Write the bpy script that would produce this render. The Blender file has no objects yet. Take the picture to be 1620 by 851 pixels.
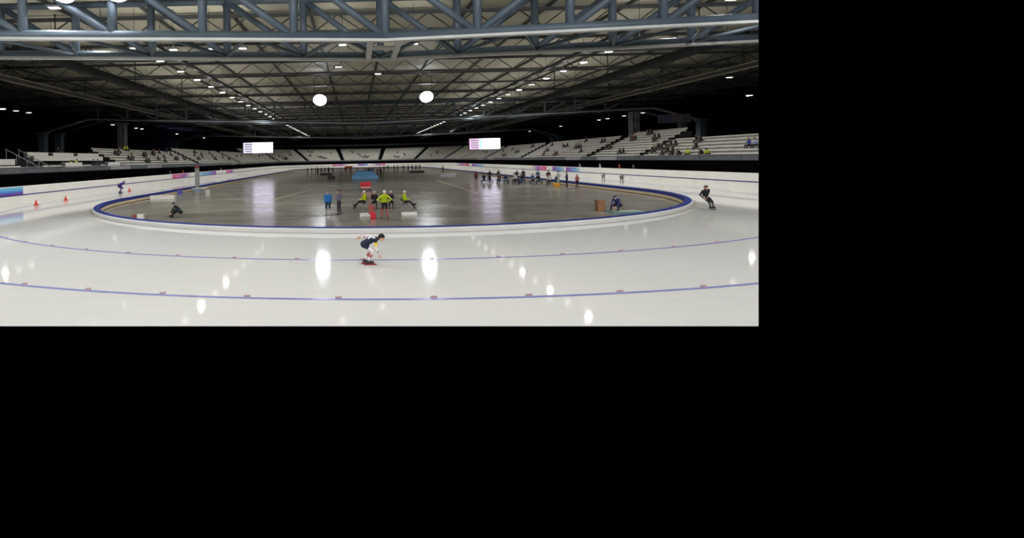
import bpy, bmesh, math, random
from mathutils import Vector, Matrix
random.seed(7)
scene = bpy.context.scene
COL = scene.collection
PI = math.pi

# ------------------------------------------------------------------ the place (metres)
# long-track speed skating oval: camera stands above the near bend and looks down the hall (+Y)
CAM = Vector((0.0, 0.0, 3.592))
ROLL = 0.0184
FPX = 788.12                      # focal length in pixels of a 1620 px wide frame
X0 = 2.68                         # long axis of the oval
YN = 49.86                        # centre of the near bend
LS = 139.3                        # length of the straights
YF = YN + LS                      # centre of the far bend
R_ICE = 25.74                     # inner edge of the ice
R_L1, R_L2 = 32.17, 37.17         # the two lane lines
Z_IN = -0.30                      # the concrete infield lies a little lower than the ice
R_PAD = 34.3                      # outer crash pads along the straights and far bend

ORD = ['first','second','third','fourth','fifth','sixth','seventh','eighth','ninth','tenth','eleventh','twelfth',
       'thirteenth','fourteenth','fifteenth','sixteenth','seventeenth','eighteenth','nineteenth','twentieth']
def nth(i):
    if i < 20: return ORD[i]
    t = {2:'twenty',3:'thirty',4:'forty',5:'fifty'}[(i+1)//10]
    r = (i+1) % 10
    if r == 0: return {2:'twentieth',3:'thirtieth',4:'fortieth',5:'fiftieth'}[(i+1)//10]
    return t + '-' + ORD[r-1]

# ------------------------------------------------------------------ materials
def lin(c):
    c = c/255.0
    return c/12.92 if c <= 0.04045 else ((c+0.055)/1.055)**2.4
_M = {}
def M(name, rgb, rough=0.6, var=0.12, scale=6.0, metal=0.0, ior=1.45, bump=0.0):
    if name in _M: return _M[name]
    m = bpy.data.materials.new(name); m.use_nodes = True
    nt = m.node_tree; b = nt.nodes['Principled BSDF']
    col = [lin(v) for v in rgb]
    tc = nt.nodes.new('ShaderNodeTexCoord'); nz = nt.nodes.new('ShaderNodeTexNoise')
    nz.inputs['Scale'].default_value = scale; nz.inputs['Detail'].default_value = 4
    nt.links.new(tc.outputs['Object'], nz.inputs['Vector'])
    rp = nt.nodes.new('ShaderNodeValToRGB')
    rp.color_ramp.elements[0].position = 0.3; rp.color_ramp.elements[1].position = 0.7
    rp.color_ramp.elements[0].color = [max(0, v*(1-var)) for v in col] + [1]
    rp.color_ramp.elements[1].color = [min(1, v*(1+var)) for v in col] + [1]
    nt.links.new(nz.outputs['Fac'], rp.inputs['Fac'])
    nt.links.new(rp.outputs['Color'], b.inputs['Base Color'])
    b.inputs['Roughness'].default_value = rough; b.inputs['Metallic'].default_value = metal
    b.inputs['IOR'].default_value = ior
    if bump:
        bp = nt.nodes.new('ShaderNodeBump'); bp.inputs['Strength'].default_value = bump; bp.inputs['Distance'].default_value = 0.02
        nt.links.new(nz.outputs['Fac'], bp.inputs['Height']); nt.links.new(bp.outputs['Normal'], b.inputs['Normal'])
    _M[name] = m
    return m
def EM(name, rgb, strength):
    if name in _M: return _M[name]
    m = bpy.data.materials.new(name); m.use_nodes = True
    b = m.node_tree.nodes['Principled BSDF']
    b.inputs['Base Color'].default_value = (0.5, 0.5, 0.5, 1)
    b.inputs['Emission Color'].default_value = [lin(v) for v in rgb] + [1]
    b.inputs['Emission Strength'].default_value = strength
    _M[name] = m
    return m

def ice_material():
    m = bpy.data.materials.new('skating_ice'); m.use_nodes = True
    nt = m.node_tree; b = nt.nodes['Principled BSDF']; L = nt.links
    tc = nt.nodes.new('ShaderNodeTexCoord')
    n1 = nt.nodes.new('ShaderNodeTexNoise'); n1.inputs['Scale'].default_value = 0.12; n1.inputs['Detail'].default_value = 5
    mp = nt.nodes.new('ShaderNodeMapping'); mp.inputs['Scale'].default_value = (0.5, 3.0, 1.0)
    n2 = nt.nodes.new('ShaderNodeTexNoise'); n2.inputs['Scale'].default_value = 1.1; n2.inputs['Detail'].default_value = 8
    L.new(tc.outputs['Object'], n1.inputs['Vector']); L.new(tc.outputs['Object'], mp.inputs['Vector']); L.new(mp.outputs['Vector'], n2.inputs['Vector'])
    mx = nt.nodes.new('ShaderNodeMix'); mx.data_type = 'FLOAT'; mx.inputs[0].default_value = 0.5
    L.new(n1.outputs['Fac'], mx.inputs[2]); L.new(n2.outputs['Fac'], mx.inputs[3])
    rp = nt.nodes.new('ShaderNodeValToRGB')
    rp.color_ramp.elements[0].position = 0.32; rp.color_ramp.elements[1].position = 0.68
    rp.color_ramp.elements[0].color = (0.74, 0.745, 0.72, 1); rp.color_ramp.elements[1].color = (0.80, 0.80, 0.78, 1)
    L.new(mx.outputs[0], rp.inputs['Fac']); L.new(rp.outputs['Color'], b.inputs['Base Color'])
    r2 = nt.nodes.new('ShaderNodeMapRange'); r2.inputs[3].default_value = 0.045; r2.inputs[4].default_value = 0.075
    L.new(n2.outputs['Fac'], r2.inputs[0]); L.new(r2.outputs[0], b.inputs['Roughness'])
    b.inputs['IOR'].default_value = 1.27
    return m
def wet_floor_material():
    m = bpy.data.materials.new('wet_concrete'); m.use_nodes = True
    nt = m.node_tree; b = nt.nodes['Principled BSDF']; L = nt.links
    tc = nt.nodes.new('ShaderNodeTexCoord')
    n1 = nt.nodes.new('ShaderNodeTexNoise'); n1.inputs['Scale'].default_value = 0.22; n1.inputs['Detail'].default_value = 7; n1.inputs['Roughness'].default_value = 0.6
    mp = nt.nodes.new('ShaderNodeMapping'); mp.inputs['Scale'].default_value = (0.35, 1.6, 1)
    n2 = nt.nodes.new('ShaderNodeTexNoise'); n2.inputs['Scale'].default_value = 0.8; n2.inputs['Detail'].default_value = 6
    L.new(tc.outputs['Object'], n1.inputs['Vector']); L.new(tc.outputs['Object'], mp.inputs['Vector']); L.new(mp.outputs['Vector'], n2.inputs['Vector'])
    rp = nt.nodes.new('ShaderNodeValToRGB')
    rp.color_ramp.elements[0].position = 0.33; rp.color_ramp.elements[1].position = 0.68
    rp.color_ramp.elements[0].color = (0.205, 0.196, 0.162, 1); rp.color_ramp.elements[1].color = (0.345, 0.330, 0.282, 1)
    L.new(n1.outputs['Fac'], rp.inputs['Fac']); L.new(rp.outputs['Color'], b.inputs['Base Color'])
    r2 = nt.nodes.new('ShaderNodeMapRange'); r2.inputs[1].default_value = 0.3; r2.inputs[2].default_value = 0.7
    r2.inputs[3].default_value = 0.15; r2.inputs[4].default_value = 0.27
    L.new(n2.outputs['Fac'], r2.inputs[0]); L.new(r2.outputs[0], b.inputs['Roughness'])
    b.inputs['IOR'].default_value = 1.42
    return m
def deck_material():
    m = bpy.data.materials.new('roof_decking'); m.use_nodes = True
    nt = m.node_tree; b = nt.nodes['Principled BSDF']; L = nt.links
    tc = nt.nodes.new('ShaderNodeTexCoord'); wv = nt.nodes.new('ShaderNodeTexWave'); wv.bands_direction = 'X'
    wv.inputs['Scale'].default_value = 1.2; wv.inputs['Distortion'].default_value = 0.0
    nz = nt.nodes.new('ShaderNodeTexNoise'); nz.inputs['Scale'].default_value = 0.15; nz.inputs['Detail'].default_value = 4
    L.new(tc.outputs['Object'], wv.inputs['Vector']); L.new(tc.outputs['Object'], nz.inputs['Vector'])
    mx = nt.nodes.new('ShaderNodeMix'); mx.data_type = 'FLOAT'; mx.inputs[0].default_value = 0.75
    L.new(wv.outputs['Fac'], mx.inputs[2]); L.new(nz.outputs['Fac'], mx.inputs[3])
    rp = nt.nodes.new('ShaderNodeValToRGB')
    rp.color_ramp.elements[0].color = (0.34, 0.325, 0.255, 1); rp.color_ramp.elements[1].color = (0.58, 0.55, 0.44, 1)
    L.new(mx.outputs[0], rp.inputs['Fac']); L.new(rp.outputs['Color'], b.inputs['Base Color'])
    b.inputs['Roughness'].default_value = 0.7
    return m
def banner_material(name, stops, axis=0):
    m = bpy.data.materials.new(name); m.use_nodes = True
    nt = m.node_tree; b = nt.nodes['Principled BSDF']; L = nt.links
    tc = nt.nodes.new('ShaderNodeTexCoord'); sp = nt.nodes.new('ShaderNodeSeparateXYZ'); L.new(tc.outputs['Generated'], sp.inputs[0])
    nz = nt.nodes.new('ShaderNodeTexNoise'); nz.inputs['Scale'].default_value = 2.0; L.new(tc.outputs['Generated'], nz.inputs['Vector'])
    ad = nt.nodes.new('ShaderNodeMath'); ad.operation = 'MULTIPLY_ADD'; ad.inputs[1].default_value = 0.25
    L.new(nz.outputs['Fac'], ad.inputs[0]); L.new(sp.outputs[axis], ad.inputs[2])
    rp = nt.nodes.new('ShaderNodeValToRGB'); e = rp.color_ramp.elements
    while len(e) < len(stops): e.new(0.5)
    for k, (p, c) in enumerate(stops):
        e[k].position = p; e[k].color = [lin(v) for v in c] + [1]
    L.new(ad.outputs[0], rp.inputs['Fac']); L.new(rp.outputs['Color'], b.inputs['Base Color'])
    b.inputs['Roughness'].default_value = 0.5
    return m

ICE = ice_material(); FLOOR = wet_floor_material(); DECK = deck_material()
KERBW = M('kerb_white', (206, 206, 204), 0.6, 0.05, 0.6)
PADW = M('pad_white', (246, 244, 238), 0.45, 0.04, 0.6)
PADB = M('pad_blue', (13, 40, 122), 0.85, 0.12, 0.7)
CREAM = M('kerb_cream', (214, 196, 160), 0.6, 0.08, 0.8)
BROWN = M('kerb_brown', (92, 66, 38), 0.7, 0.15, 0.8)
LINEB = M('line_blue', (138, 143, 200), 0.25, 0.15, 3.0)
LINEY = M('line_beige', (190, 178, 146), 0.3, 0.15, 1.0)
BLACK = M('black_cloth', (7, 7, 9), 0.95, 0.2, 0.5, ior=1.04)
DARKW = M('dark_wall', (18, 18, 23), 0.95, 0.2, 0.2, ior=1.1)
STEEL = M('painted_steel', (84, 96, 106), 0.45, 0.10, 0.8)
FLANGE = M('pale_flange', (204, 204, 200), 0.5, 0.06, 0.8)
JOIST = M('joist_steel', (60, 62, 62), 0.6, 0.15, 0.8)
DUCT = M('dark_duct', (14, 15, 17), 0.7, 0.15, 0.5)
CONC = M('stand_concrete', (40, 42, 44), 0.9, 0.15, 0.5, ior=1.2)
SEAT = M('seat_grey', (214, 212, 202), 0.5, 0.10, 1.3)
RAIL = M('rail_grey', (92, 96, 102), 0.4, 0.15, 0.7)
RAILL = M('rail_light', (150, 152, 154), 0.4, 0.08, 0.7)
WHITE = M('white_paint', (226, 225, 218), 0.5, 0.05, 2.0)
HOUSING = M('lamp_housing', (120, 122, 124), 0.4, 0.1, 4.0, metal=0.3)
LENS = EM('lamp_lens', (255, 250, 240), 7.0)
LENSB = EM('lamp_lens_bright', (255, 250, 240), 75.0)
FLOODL = EM('flood_lens', (245, 248, 255), 70.0)
MARK = M('marker_rubber', (196, 158, 162), 0.6, 0.2, 20.0)
CONE = M('marker_red', (232, 96, 84), 0.5, 0.12, 10.0)

# ------------------------------------------------------------------ mesh builders
class MB:
    def __init__(s): s.bm = bmesh.new()
    def box(s, c, d, rz=0.0, rx=0.0, ry=0.0, bevel=0.0):
        t = bmesh.new(); bmesh.ops.create_cube(t, size=1.0)
        bmesh.ops.scale(t, vec=d, verts=t.verts)
        if bevel: bmesh.ops.bevel(t, geom=list(t.edges), offset=bevel, segments=2, affect='EDGES', profile=0.6)
        mat = Matrix.Translation(c) @ Matrix.Rotation(rz, 4, 'Z') @ Matrix.Rotation(ry, 4, 'Y') @ Matrix.Rotation(rx, 4, 'X')
        t.transform(mat); s._add(t); return s
    def _add(s, t):
        me = bpy.data.meshes.new('tmp'); t.to_mesh(me); t.free(); s.bm.from_mesh(me); bpy.data.meshes.remove(me)
    def bar(s, a, b, w, h=None, seg=0):
        """square bar (seg=0, w x h) or round tube (radius w) from a to b"""
        a, b = Vector(a), Vector(b); d = b-a; l = d.length
        if l < 1e-6: return s
        z = d.normalized(); up = Vector((0,0,1)) if abs(z.z) < 0.95 else Vector((0,1,0))
        x = up.cross(z).normalized(); y = z.cross(x)
        rot = Matrix((x, y, z)).transposed().to_4x4(); rot.translation = (a+b)/2
        t = bmesh.new()
        if seg:
            bmesh.ops.create_cone(t, cap_ends=True, segments=seg, radius1=w, radius2=w if h is None else h, depth=l)
        else:
            bmesh.ops.create_cube(t, size=1.0); bmesh.ops.scale(t, vec=(w, h or w, l), verts=t.verts)
        t.transform(rot); s._add(t); return s
    def sphere(s, c, r, sc=(1,1,1), u=14, v=9):
        t = bmesh.new(); bmesh.ops.create_uvsphere(t, u_segments=u, v_segments=v, radius=r)
        bmesh.ops.scale(t, vec=sc, verts=t.verts); bmesh.ops.translate(t, vec=c, verts=t.verts); s._add(t); return s
    def poly(s, pts):
        s.bm.faces.new([s.bm.verts.new(p) for p in pts]); return s
    def prism(s, pts, z0, z1):
        b = [s.bm.verts.new((x, y, z0)) for x, y in pts]; t = [s.bm.verts.new((x, y, z1)) for x, y in pts]
        n = len(pts); s.bm.faces.new(list(reversed(b))); s.bm.faces.new(t)
        for i in range(n): s.bm.faces.new((b[i], b[(i+1) % n], t[(i+1) % n], t[i]))
        return s
    def sweep(s, path, prof, closed=False):
        """path: (x, y, nx, ny); prof: closed polygon of (offset along normal, z)"""
        rings = [[s.bm.verts.new((x+nx*o, y+ny*o, z)) for o, z in prof] for x, y, nx, ny in path]
        n = len(prof); k = len(rings)
        for i in range(k if closed else k-1):
            A, B = rings[i], rings[(i+1) % k]
            for j in range(n): s.bm.faces.new((A[j], A[(j+1) % n], B[(j+1) % n], B[j]))
        if not closed:
            s.bm.faces.new(list(reversed(rings[0]))); s.bm.faces.new(rings[-1])
        return s
    def build(s, name, mat, parent=None, smooth=False):
        bmesh.ops.recalc_face_normals(s.bm, faces=s.bm.faces)
        me = bpy.data.meshes.new(name); s.bm.to_mesh(me); s.bm.free()
        for m in (mat if isinstance(mat, (list, tuple)) else [mat]): me.materials.append(m)
        if smooth:
            for p in me.polygons: p.use_smooth = True
        o = bpy.data.objects.new(name, me); COL.objects.link(o)
        if parent: o.parent = parent
        return o
def thing(name, label, cat, loc=(0,0,0), rz=0.0, group=None):
    o = bpy.data.objects.new(name, None); COL.objects.link(o)
    o.empty_display_size = 0.2
    o.location = loc; o.rotation_euler = (0, 0, rz); return tag(o, label, cat, group)
def tag(o, label=None, cat=None, group=None, kind=None):
    if label: o['label'] = label
    if cat: o['category'] = cat
    if group: o['group'] = group
    if kind: o['kind'] = kind
    return o
def copy_tree(o, parent=None):
    c = o.copy(); COL.objects.link(c)
    if parent: c.parent = parent
    for ch in list(o.children): copy_tree(ch, c)
    return c

def arc(R, cy, a0, a1, n, cx=X0):
    return [(cx+R*math.cos(a), cy+R*math.sin(a), math.cos(a), math.sin(a)) for a in [a0+(a1-a0)*i/n for i in range(n+1)]]
def stadium(R):
    p = arc(R, YF, 0, PI, 48) + arc(R, YN, PI, 2*PI, 96)
    return p
def straight(R, side, y0, y1, n=1):
    return [(X0+side*R, y0+(y1-y0)*i/n, side, 0) for i in range(n+1)]

# ------------------------------------------------------------------ view geometry used only to end the built world where the picture ends
def ray(u, v):
    du, dv = u-562.1, v-252.4; c, s = math.cos(ROLL), math.sin(ROLL)
    return Vector(((c*du-s*dv)/FPX, 1.0, -(s*du+c*dv)/FPX))
def ground(u, v, z=0.0):
    d = ray(u, v); t = (z-CAM.z)/d.z
    return CAM+d*t
E_N = ray(1200, 516).cross(ray(1200, 0)).normalized()          # points out of the built part, to the right
if E_N.x < 0: E_N = -E_N

# ------------------------------------------------------------------ the setting
S_A = ground(-30, 516); S_B = ground(1200, 516)
def floor_poly(zoff=0.0):
    far = 232
    p0 = S_A; p1 = S_B
    dR = ray(1200, 516); e = CAM + ray(1200, 330)*40.0
    return p0, p1
# ice: one sheet around the infield
def build_ice():
    bm = bmesh.new()
    inner = [(x, y) for x, y, _, _ in stadium(R_ICE-0.05)]
    # outer outline, same number of points: walk outwards from the infield centre to the limits of the sheet
    nA, nB = Vector((S_B.x-S_A.x, S_B.y-S_A.y)).normalized(), None
    def limit(x, y, nx, ny):
        t = 60.0
        # rear limit: the near edge of the sheet
        n = Vector((nA.y, -nA.x)); d = (Vector((x, y))-Vector((S_A.x, S_A.y))).dot(n); q = Vector((nx, ny)).dot(n)
        if q > 1e-6: t = min(t, -d/q)
        if nx > 1e-6: t = min(t, (X0+R_PAD+1.6-x)/nx) if y > 30 else min(t, (X0+46-x)/nx)
        if nx < -1e-6: t = min(t, (X0-R_PAD-1.6-x)/nx) if y > 30 else min(t, (X0-46-x)/nx)
        if ny > 1e-6: t = min(t, (YF+R_PAD+1.6-y)/ny)
        return (x+nx*t, y+ny*t)
    outer = [limit(*p) for p in stadium(R_ICE-0.05)]
    vi = [bm.verts.new((x, y, 0)) for x, y in inner]; vo = [bm.verts.new((x, y, 0)) for x, y in outer]
    n = len(vi)
    for i in range(n):
        j = (i+1) % n
        bm.faces.new((vi[i], vi[j], vo[j], vo[i]))
    m = MB(); m.bm.free(); m.bm = bm
    return tag(m.build('floor', ICE), kind='structure')
build_ice()
m = MB(); m.poly([(x, y, Z_IN) for x, y, _, _ in stadium(R_ICE-0.05)])
tag(m.build('floor_infield', FLOOR), kind='structure')

def flat_arc(name, R, w, a0, a1, n, mat, z=0.004):
    m = MB()
    p = arc(R, YN, a0, a1, n)
    m.sweep(p, [(-w/2, z), (w/2, z), (w/2, z+0.002), (-w/2, z+0.002)])
    return tag(m.build(name, mat), kind='structure')
# lane lines: the outer one crosses the near bend, the inner one also runs up the straights
flat_arc('trim_1', R_L2, 0.15, PI*1.5-0.93, PI*1.5+0.93, 80, LINEB)
m = MB(); p = [(X0-R_L1, 185, -1, 0), (X0-R_L1, 100, -1, 0)] + arc(R_L1, YN, PI, 2*PI, 110) + [(X0+R_L1, 100, 1, 0), (X0+R_L1, 185, 1, 0)]
m.sweep(p, [(-0.07, 0.004), (0.07, 0.004), (0.07, 0.006), (-0.07, 0.006)])
tag(m.build('trim_2', LINEB), kind='structure')
for k, (xa, ya, xb, yb) in enumerate(((-8.45, 50.4, -5.63, 66.6), (13.2, 54.2, 14.2, 88.3), (-6.0, 66.6, 15.2, 67.1), (10.3, 106.2, 14.1, 88.3))):
    m = MB(); m.bar((xa, ya, Z_IN+0.004), (xb, yb, Z_IN+0.004), 0.34 if k != 2 else 0.12, 0.003)
    tag(m.build('trim_%d' % (3+k), LINEY), kind='structure')

m = MB(); m.sweep(stadium(R_ICE), [(0.02, 0.003), (0.20, 0.003), (0.20, 0.005), (0.02, 0.005)], True)
tag(m.build('trim_9', M('ice_edge_grey', (150, 147, 136), 0.5, 0.12, 0.7)), kind='structure')
# inner kerb: low foam kerb, white outside, broad blue top, cream inside
k = thing('track_kerb', 'low foam kerb with broad blue top ringing the grey infield', 'kerb', (X0, YN, 0))
def loc_path(p): return [(x-X0, y-YN, a, b) for x, y, a, b in p]
P = loc_path(stadium(R_ICE))
m = MB(); m.sweep(P, [(0.0, 0.0), (0.0, 0.19), (-0.05, 0.23), (-0.09, 0.23), (-0.09, 0.0)], True); tag(m.build('white_face', KERBW, k), 'white outer face of the kerb')
m = MB(); m.sweep(P, [(-0.09, 0.0), (-0.09, 0.235), (-0.46, 0.26), (-0.52, 0.25), (-0.55, -0.02), (-0.45, -0.02)], True); tag(m.build('blue_top', PADB, k), 'blue top of the kerb')
m = MB(); m.sweep(P, [(-0.45, Z_IN+0.07), (-0.45, -0.02), (-0.57, -0.02), (-0.58, Z_IN+0.07)], True); tag(m.build('inner_face', CREAM, k), 'cream inner face')
m = MB(); m.sweep(P, [(-0.45, Z_IN), (-0.45, Z_IN+0.07), (-0.60, Z_IN+0.07), (-0.60, Z_IN)], True); tag(m.build('base_strip', BROWN, k), 'brown base strip')

# outer crash pads
def outer_path(R, y0=30.0):
    return straight(R, 1, y0, YF, 12)[:-1] + arc(R, YF, 0, PI, 48) + list(reversed(straight(R, -1, y0, YF, 12)))[1:]
k = PADS = thing('crash_pad_wall', 'long white crash pad wall with thin blue stripe around outer track', 'padding', (X0, YN, 0))
P = loc_path(outer_path(R_PAD))
m = MB(); m.sweep(P, [(0, 0), (0, 0.78), (0.45, 0.78), (0.45, 0)]); m.build('lower_pad', PADW, k)
m = MB(); m.sweep(P, [(0, 0.88), (0, 1.60), (0.05, 1.645), (0.45, 1.645), (0.45, 0.88)]); m.build('upper_pad', PADW, k)
m = MB(); m.sweep(P, [(-0.012, 0.78), (-0.012, 0.88), (0.44, 0.88), (0.44, 0.78)]); tag(m.build('stripe', PADB, k), 'thin blue stripe')
# walkway slab between pads and fascia, black fascia under the stands
m = MB(); m.sweep(outer_path(R_PAD+0.47), [(0, 0), (0, 0.45), (1.2, 0.45), (1.2, 0)]); tag(m.build('trim_7', BLACK), kind='structure')
m = MB(); m.sweep(outer_path(R_PAD+1.7), [(0, 0), (0, 2.78), (0.25, 2.78), (0.25, 0)]); tag(m.build('trim_8', BLACK), kind='structure')
# shell of the hall
m = MB(); m.box((X0, 115, 17.05), (150, 270, 0.3)); tag(m.build('ceiling', DECK), kind='structure')
m = MB(); m.box((X0-75, 115, 8.4), (0.4, 270, 17)); tag(m.build('wall_left', DARKW), kind='structure')
m = MB(); m.box((X0+75, 115, 8.4), (0.4, 270, 17)); tag(m.build('wall_right', DARKW), kind='structure')
m = MB(); m.box((X0, 250, 8.4), (150, 0.4, 17)); tag(m.build('wall_back', DARKW), kind='structure')
m = MB()
m.box((X0-56.6, 115, -0.06), (36.8, 270, 0.1)); tag(m.build('floor_left', DARKW), kind='structure')
m = MB(); m.box((X0+56.6, 115, -0.06), (36.8, 270, 0.1)); tag(m.build('floor_right', DARKW), kind='structure')

# ------------------------------------------------------------------ stands
TR, RS, RB, ZB = 0.85, 0.42, 37.0, 3.0       # tread, riser, radius of first row, level of first tread
def seg_path(side, a, b):
    if side == 'far': return arc(1.0, YF, a, b, 8)                       # unit directions; scaled below
    return None
def block_sweep(mb, side, a, b, prof):
    """prof: (r, z) polygon, r measured from the long axis of the oval"""
    if side == 'far':
        path = [(X0, YF, c, s) for _, _, c, s in arc(1.0, YF, a, b, 8)]
    else:
        sg = 1 if side == 'right' else -1
        path = [(X0, y, sg, 0) for y in (a, b)]
    mb.sweep(path, prof)
BLOCKS = [  # side, from, to, rows, description
    ('right', 45.5, 70.0, 6, 'nearest right stand block'), ('right', 71.6, 85.5, 10, 'second right stand block'),
    ('right', 88.0, 120.0, 9, 'third right stand block'), ('right', 123.0, 154.0, 9, 'fourth right stand block'),
    ('right', 157.0, 188.0, 9, 'farthest right stand block'),
    ('left', 38.0, 52.5, 3, 'nearest left stand block'), ('left', 55.5, 73.0, 4, 'second left stand block'),
    ('left', 75.5, 110.0, 7, 'third left stand block'), ('left', 113.0, 150.0, 9, 'fourth left stand block'),
    ('left', 153.0, 188.0, 9, 'farthest left stand block')]
NF = 7
for i in range(NF):
    a0 = PI*(i+0.03)/NF; a1 = PI*(i+0.97)/NF
    BLOCKS.append(('far', a0, a1, 13, '%s far end block from right' % nth(i)))
def row_pos(side, t, kk, back=0.55):
    """point on the seat of row kk; t = Y for the long sides, angle for the far end; returns x, y, floor z, heading"""
    r = RB+TR*kk+back; z = ZB+RS*kk
    if side == 'far': return X0+r*math.cos(t), YF+r*math.sin(t), z, t+PI
    if side == 'right': return X0+r, t, z, PI
    return X0-r, t, z, 0.0
for bi, (side, a, b, rows, desc) in enumerate(BLOCKS):
    prof = [(RB-0.75, 0.0), (RB-0.75, ZB)]
    for kk in range(rows):
        prof += [(RB+TR*kk, ZB+RS*kk)] if kk == 0 else [(RB+TR*kk, ZB+RS*(kk-1)), (RB+TR*kk, ZB+RS*kk)]
    prof += [(RB+TR*rows+0.3, ZB+RS*(rows-1)), (RB+TR*rows+0.3, 0.0)]
    # remove the repeated first tread point
    m = MB(); block_sweep(m, side, a, b, prof)
    tag(m.build('floor_terrace', CONC), 'stepped grey concrete terrace, ' + desc, kind='structure')
    for kk in range(rows):
        if side == 'left' and bi in (5, 6) and kk in (1, 2, 3): continue          # press desks stand here
        r = RB+TR*kk; z = ZB+RS*kk
        t = thing('bench_row', 'pale grey seat row, %s row up, %s' % (nth(kk), desc), 'seat row', (X0, 0, z), 0, 'pale seat rows in the stands')
        pad = 0.35 if side != 'far' else 0.01
        def sw(name, pr):
            m = MB()
            if side == 'far':
                path = [(0, YF, c, s) for _, _, c, s in arc(1.0, YF, a+pad, b-pad, 8)]
            else:
                sg = 1 if side == 'right' else -1
                path = [(0, y, sg, 0) for y in (a+pad, b-pad)]
            m.sweep(path, pr); m.build(name, SEAT, t)
        sw('seat', [(r+0.28, 0.38), (r+0.28, 0.43), (r+0.70, 0.42), (r+0.70, 0.37)])
        sw('backrest', [(r+0.70, 0.40), (r+0.73, 0.57), (r+0.77, 0.57), (r+0.75, 0.40)])
        sw('support', [(r+0.45, 0.0), (r+0.45, 0.38), (r+0.52, 0.38), (r+0.52, 0.0)])

# balustrade along the front of the stands, on the black fascia
for nm, sg, y0, y1, lab in (('right', 1, 44, 188, 'grey front railing of the right stand above black fascia'), ('left', -1, 38, 188, 'grey front railing of the left stand above black fascia')):
    t = thing('balustrade', lab, 'railing', (X0+sg*(R_PAD+1.82), 0, 2.78))
    n = int((y1-y0)/6)
    for i in range(n):
        ya = y0+(y1-y0)*i/n; yb = y0+(y1-y0)*(i+1)/n
        m = MB(); m.box((0, (ya+yb)/2, 0.28), (0.04, yb-ya-0.10, 0.50)); o = m.build('panel', RAILL if (i*7 % 11) in (2, 5) else RAIL, t)
    m = MB(); m.bar((0, y0, 0.64), (0, y1, 0.64), 0.035, seg=8); m.build('top_rail', RAILL, t)
    for i in range(n+1):
        m = MB(); m.bar((0, y0+(y1-y0)*i/n, 0), (0, y0+(y1-y0)*i/n, 0.62), 0.04); m.build('post', RAIL, t)
t = thing('balustrade', 'grey curved front railing of the far end stand', 'railing', (X0, YF, 2.78))
P = [(0, 0, c, s) for _, _, c, s in arc(1.0, YF, 0.03, PI-0.03, 40)]
R = R_PAD+1.82
m = MB(); m.sweep(P, [(R-0.02, 0.03), (R-0.02, 0.5), (R+0.02, 0.5), (R+0.02, 0.03)]); m.build('panel', RAIL, t)
m = MB(); m.sweep(P, [(R-0.03, 0.6), (R-0.03, 0.66), (R+0.03, 0.66), (R+0.03, 0.6)]); m.build('top_rail', RAILL, t)
for a in range(0, 41, 2):
    ang = 0.03+(PI-0.06)*a/40; m = MB(); m.bar((R*math.cos(ang), R*math.sin(ang), 0), (R*math.cos(ang), R*math.sin(ang), 0.6), 0.05); m.build('post', RAIL, t)

# press desks in the left stand: white fronted, on the steps
def desk(y0, y1, row, label):
    x, _, z, _ = row_pos('left', y0, row, 0.45 if row else -0.36); L = y1-y0
    t = thing('press_desk', label, 'desk', (x, (y0+y1)/2, z), 0, 'white fronted desks in the left stand')
    m = MB(); m.box((0.22, 0, 0.54), (0.05, L, 0.56), bevel=0.01); m.build('front_panel', WHITE, t)
    m = MB(); m.box((0.0, 0, 0.84), (0.55, L+0.06, 0.05), bevel=0.01); m.build('desk_top', SEAT, t)
    for e in (-1, 0, 1):
        m = MB(); m.box((-0.05, e*(L/2-0.06), 0.41), (0.4, 0.06, 0.82)); m.build('leg', RAIL, t)
desk(46.0, 51.8, 1, 'white fronted desk at left edge of picture, in the nearest left block')
desk(56.2, 71.5, 2, 'longest white fronted desk in the left stand')
desk(56.4, 60.2, 3, 'short white desk behind long desk, end nearest the stairs')
desk(61.2, 65.6, 3, 'short white desk behind the middle of the long desk')
desk(66.6, 72.0, 3, 'short white desk behind the far end of the long desk')
desk(58.0, 61.5, 0, 'low white desk just behind front railing, by person in yellow jacket')
desk(68.0, 71.5, 0, 'low white desk behind front railing, far end of the press block')
t = thing('stair_flight', 'grey steps with handrail between the two nearest left stand blocks', 'stairs', (X0-RB+0.7, 54.0, 0))
m = MB()
for kk in range(7):
    m.box((-0.45-0.5*kk, 0, (2.6+0.3*kk)/2), (0.5, 2.0, 2.6+0.3*kk))
m.build('steps', CONC, t)
for s in (-1, 1):
    m = MB(); m.bar((0, s*1.0, 3.4), (-3.6, s*1.0, 5.4), 0.04, seg=8)
    for q in range(4): m.bar((-0.2-1.1*q, s*1.0, 2.5+0.6*q), (-0.2-1.1*q, s*1.0, 3.5+0.6*q), 0.03, seg=8)
    m.build('handrail', RAILL, t)

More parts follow.
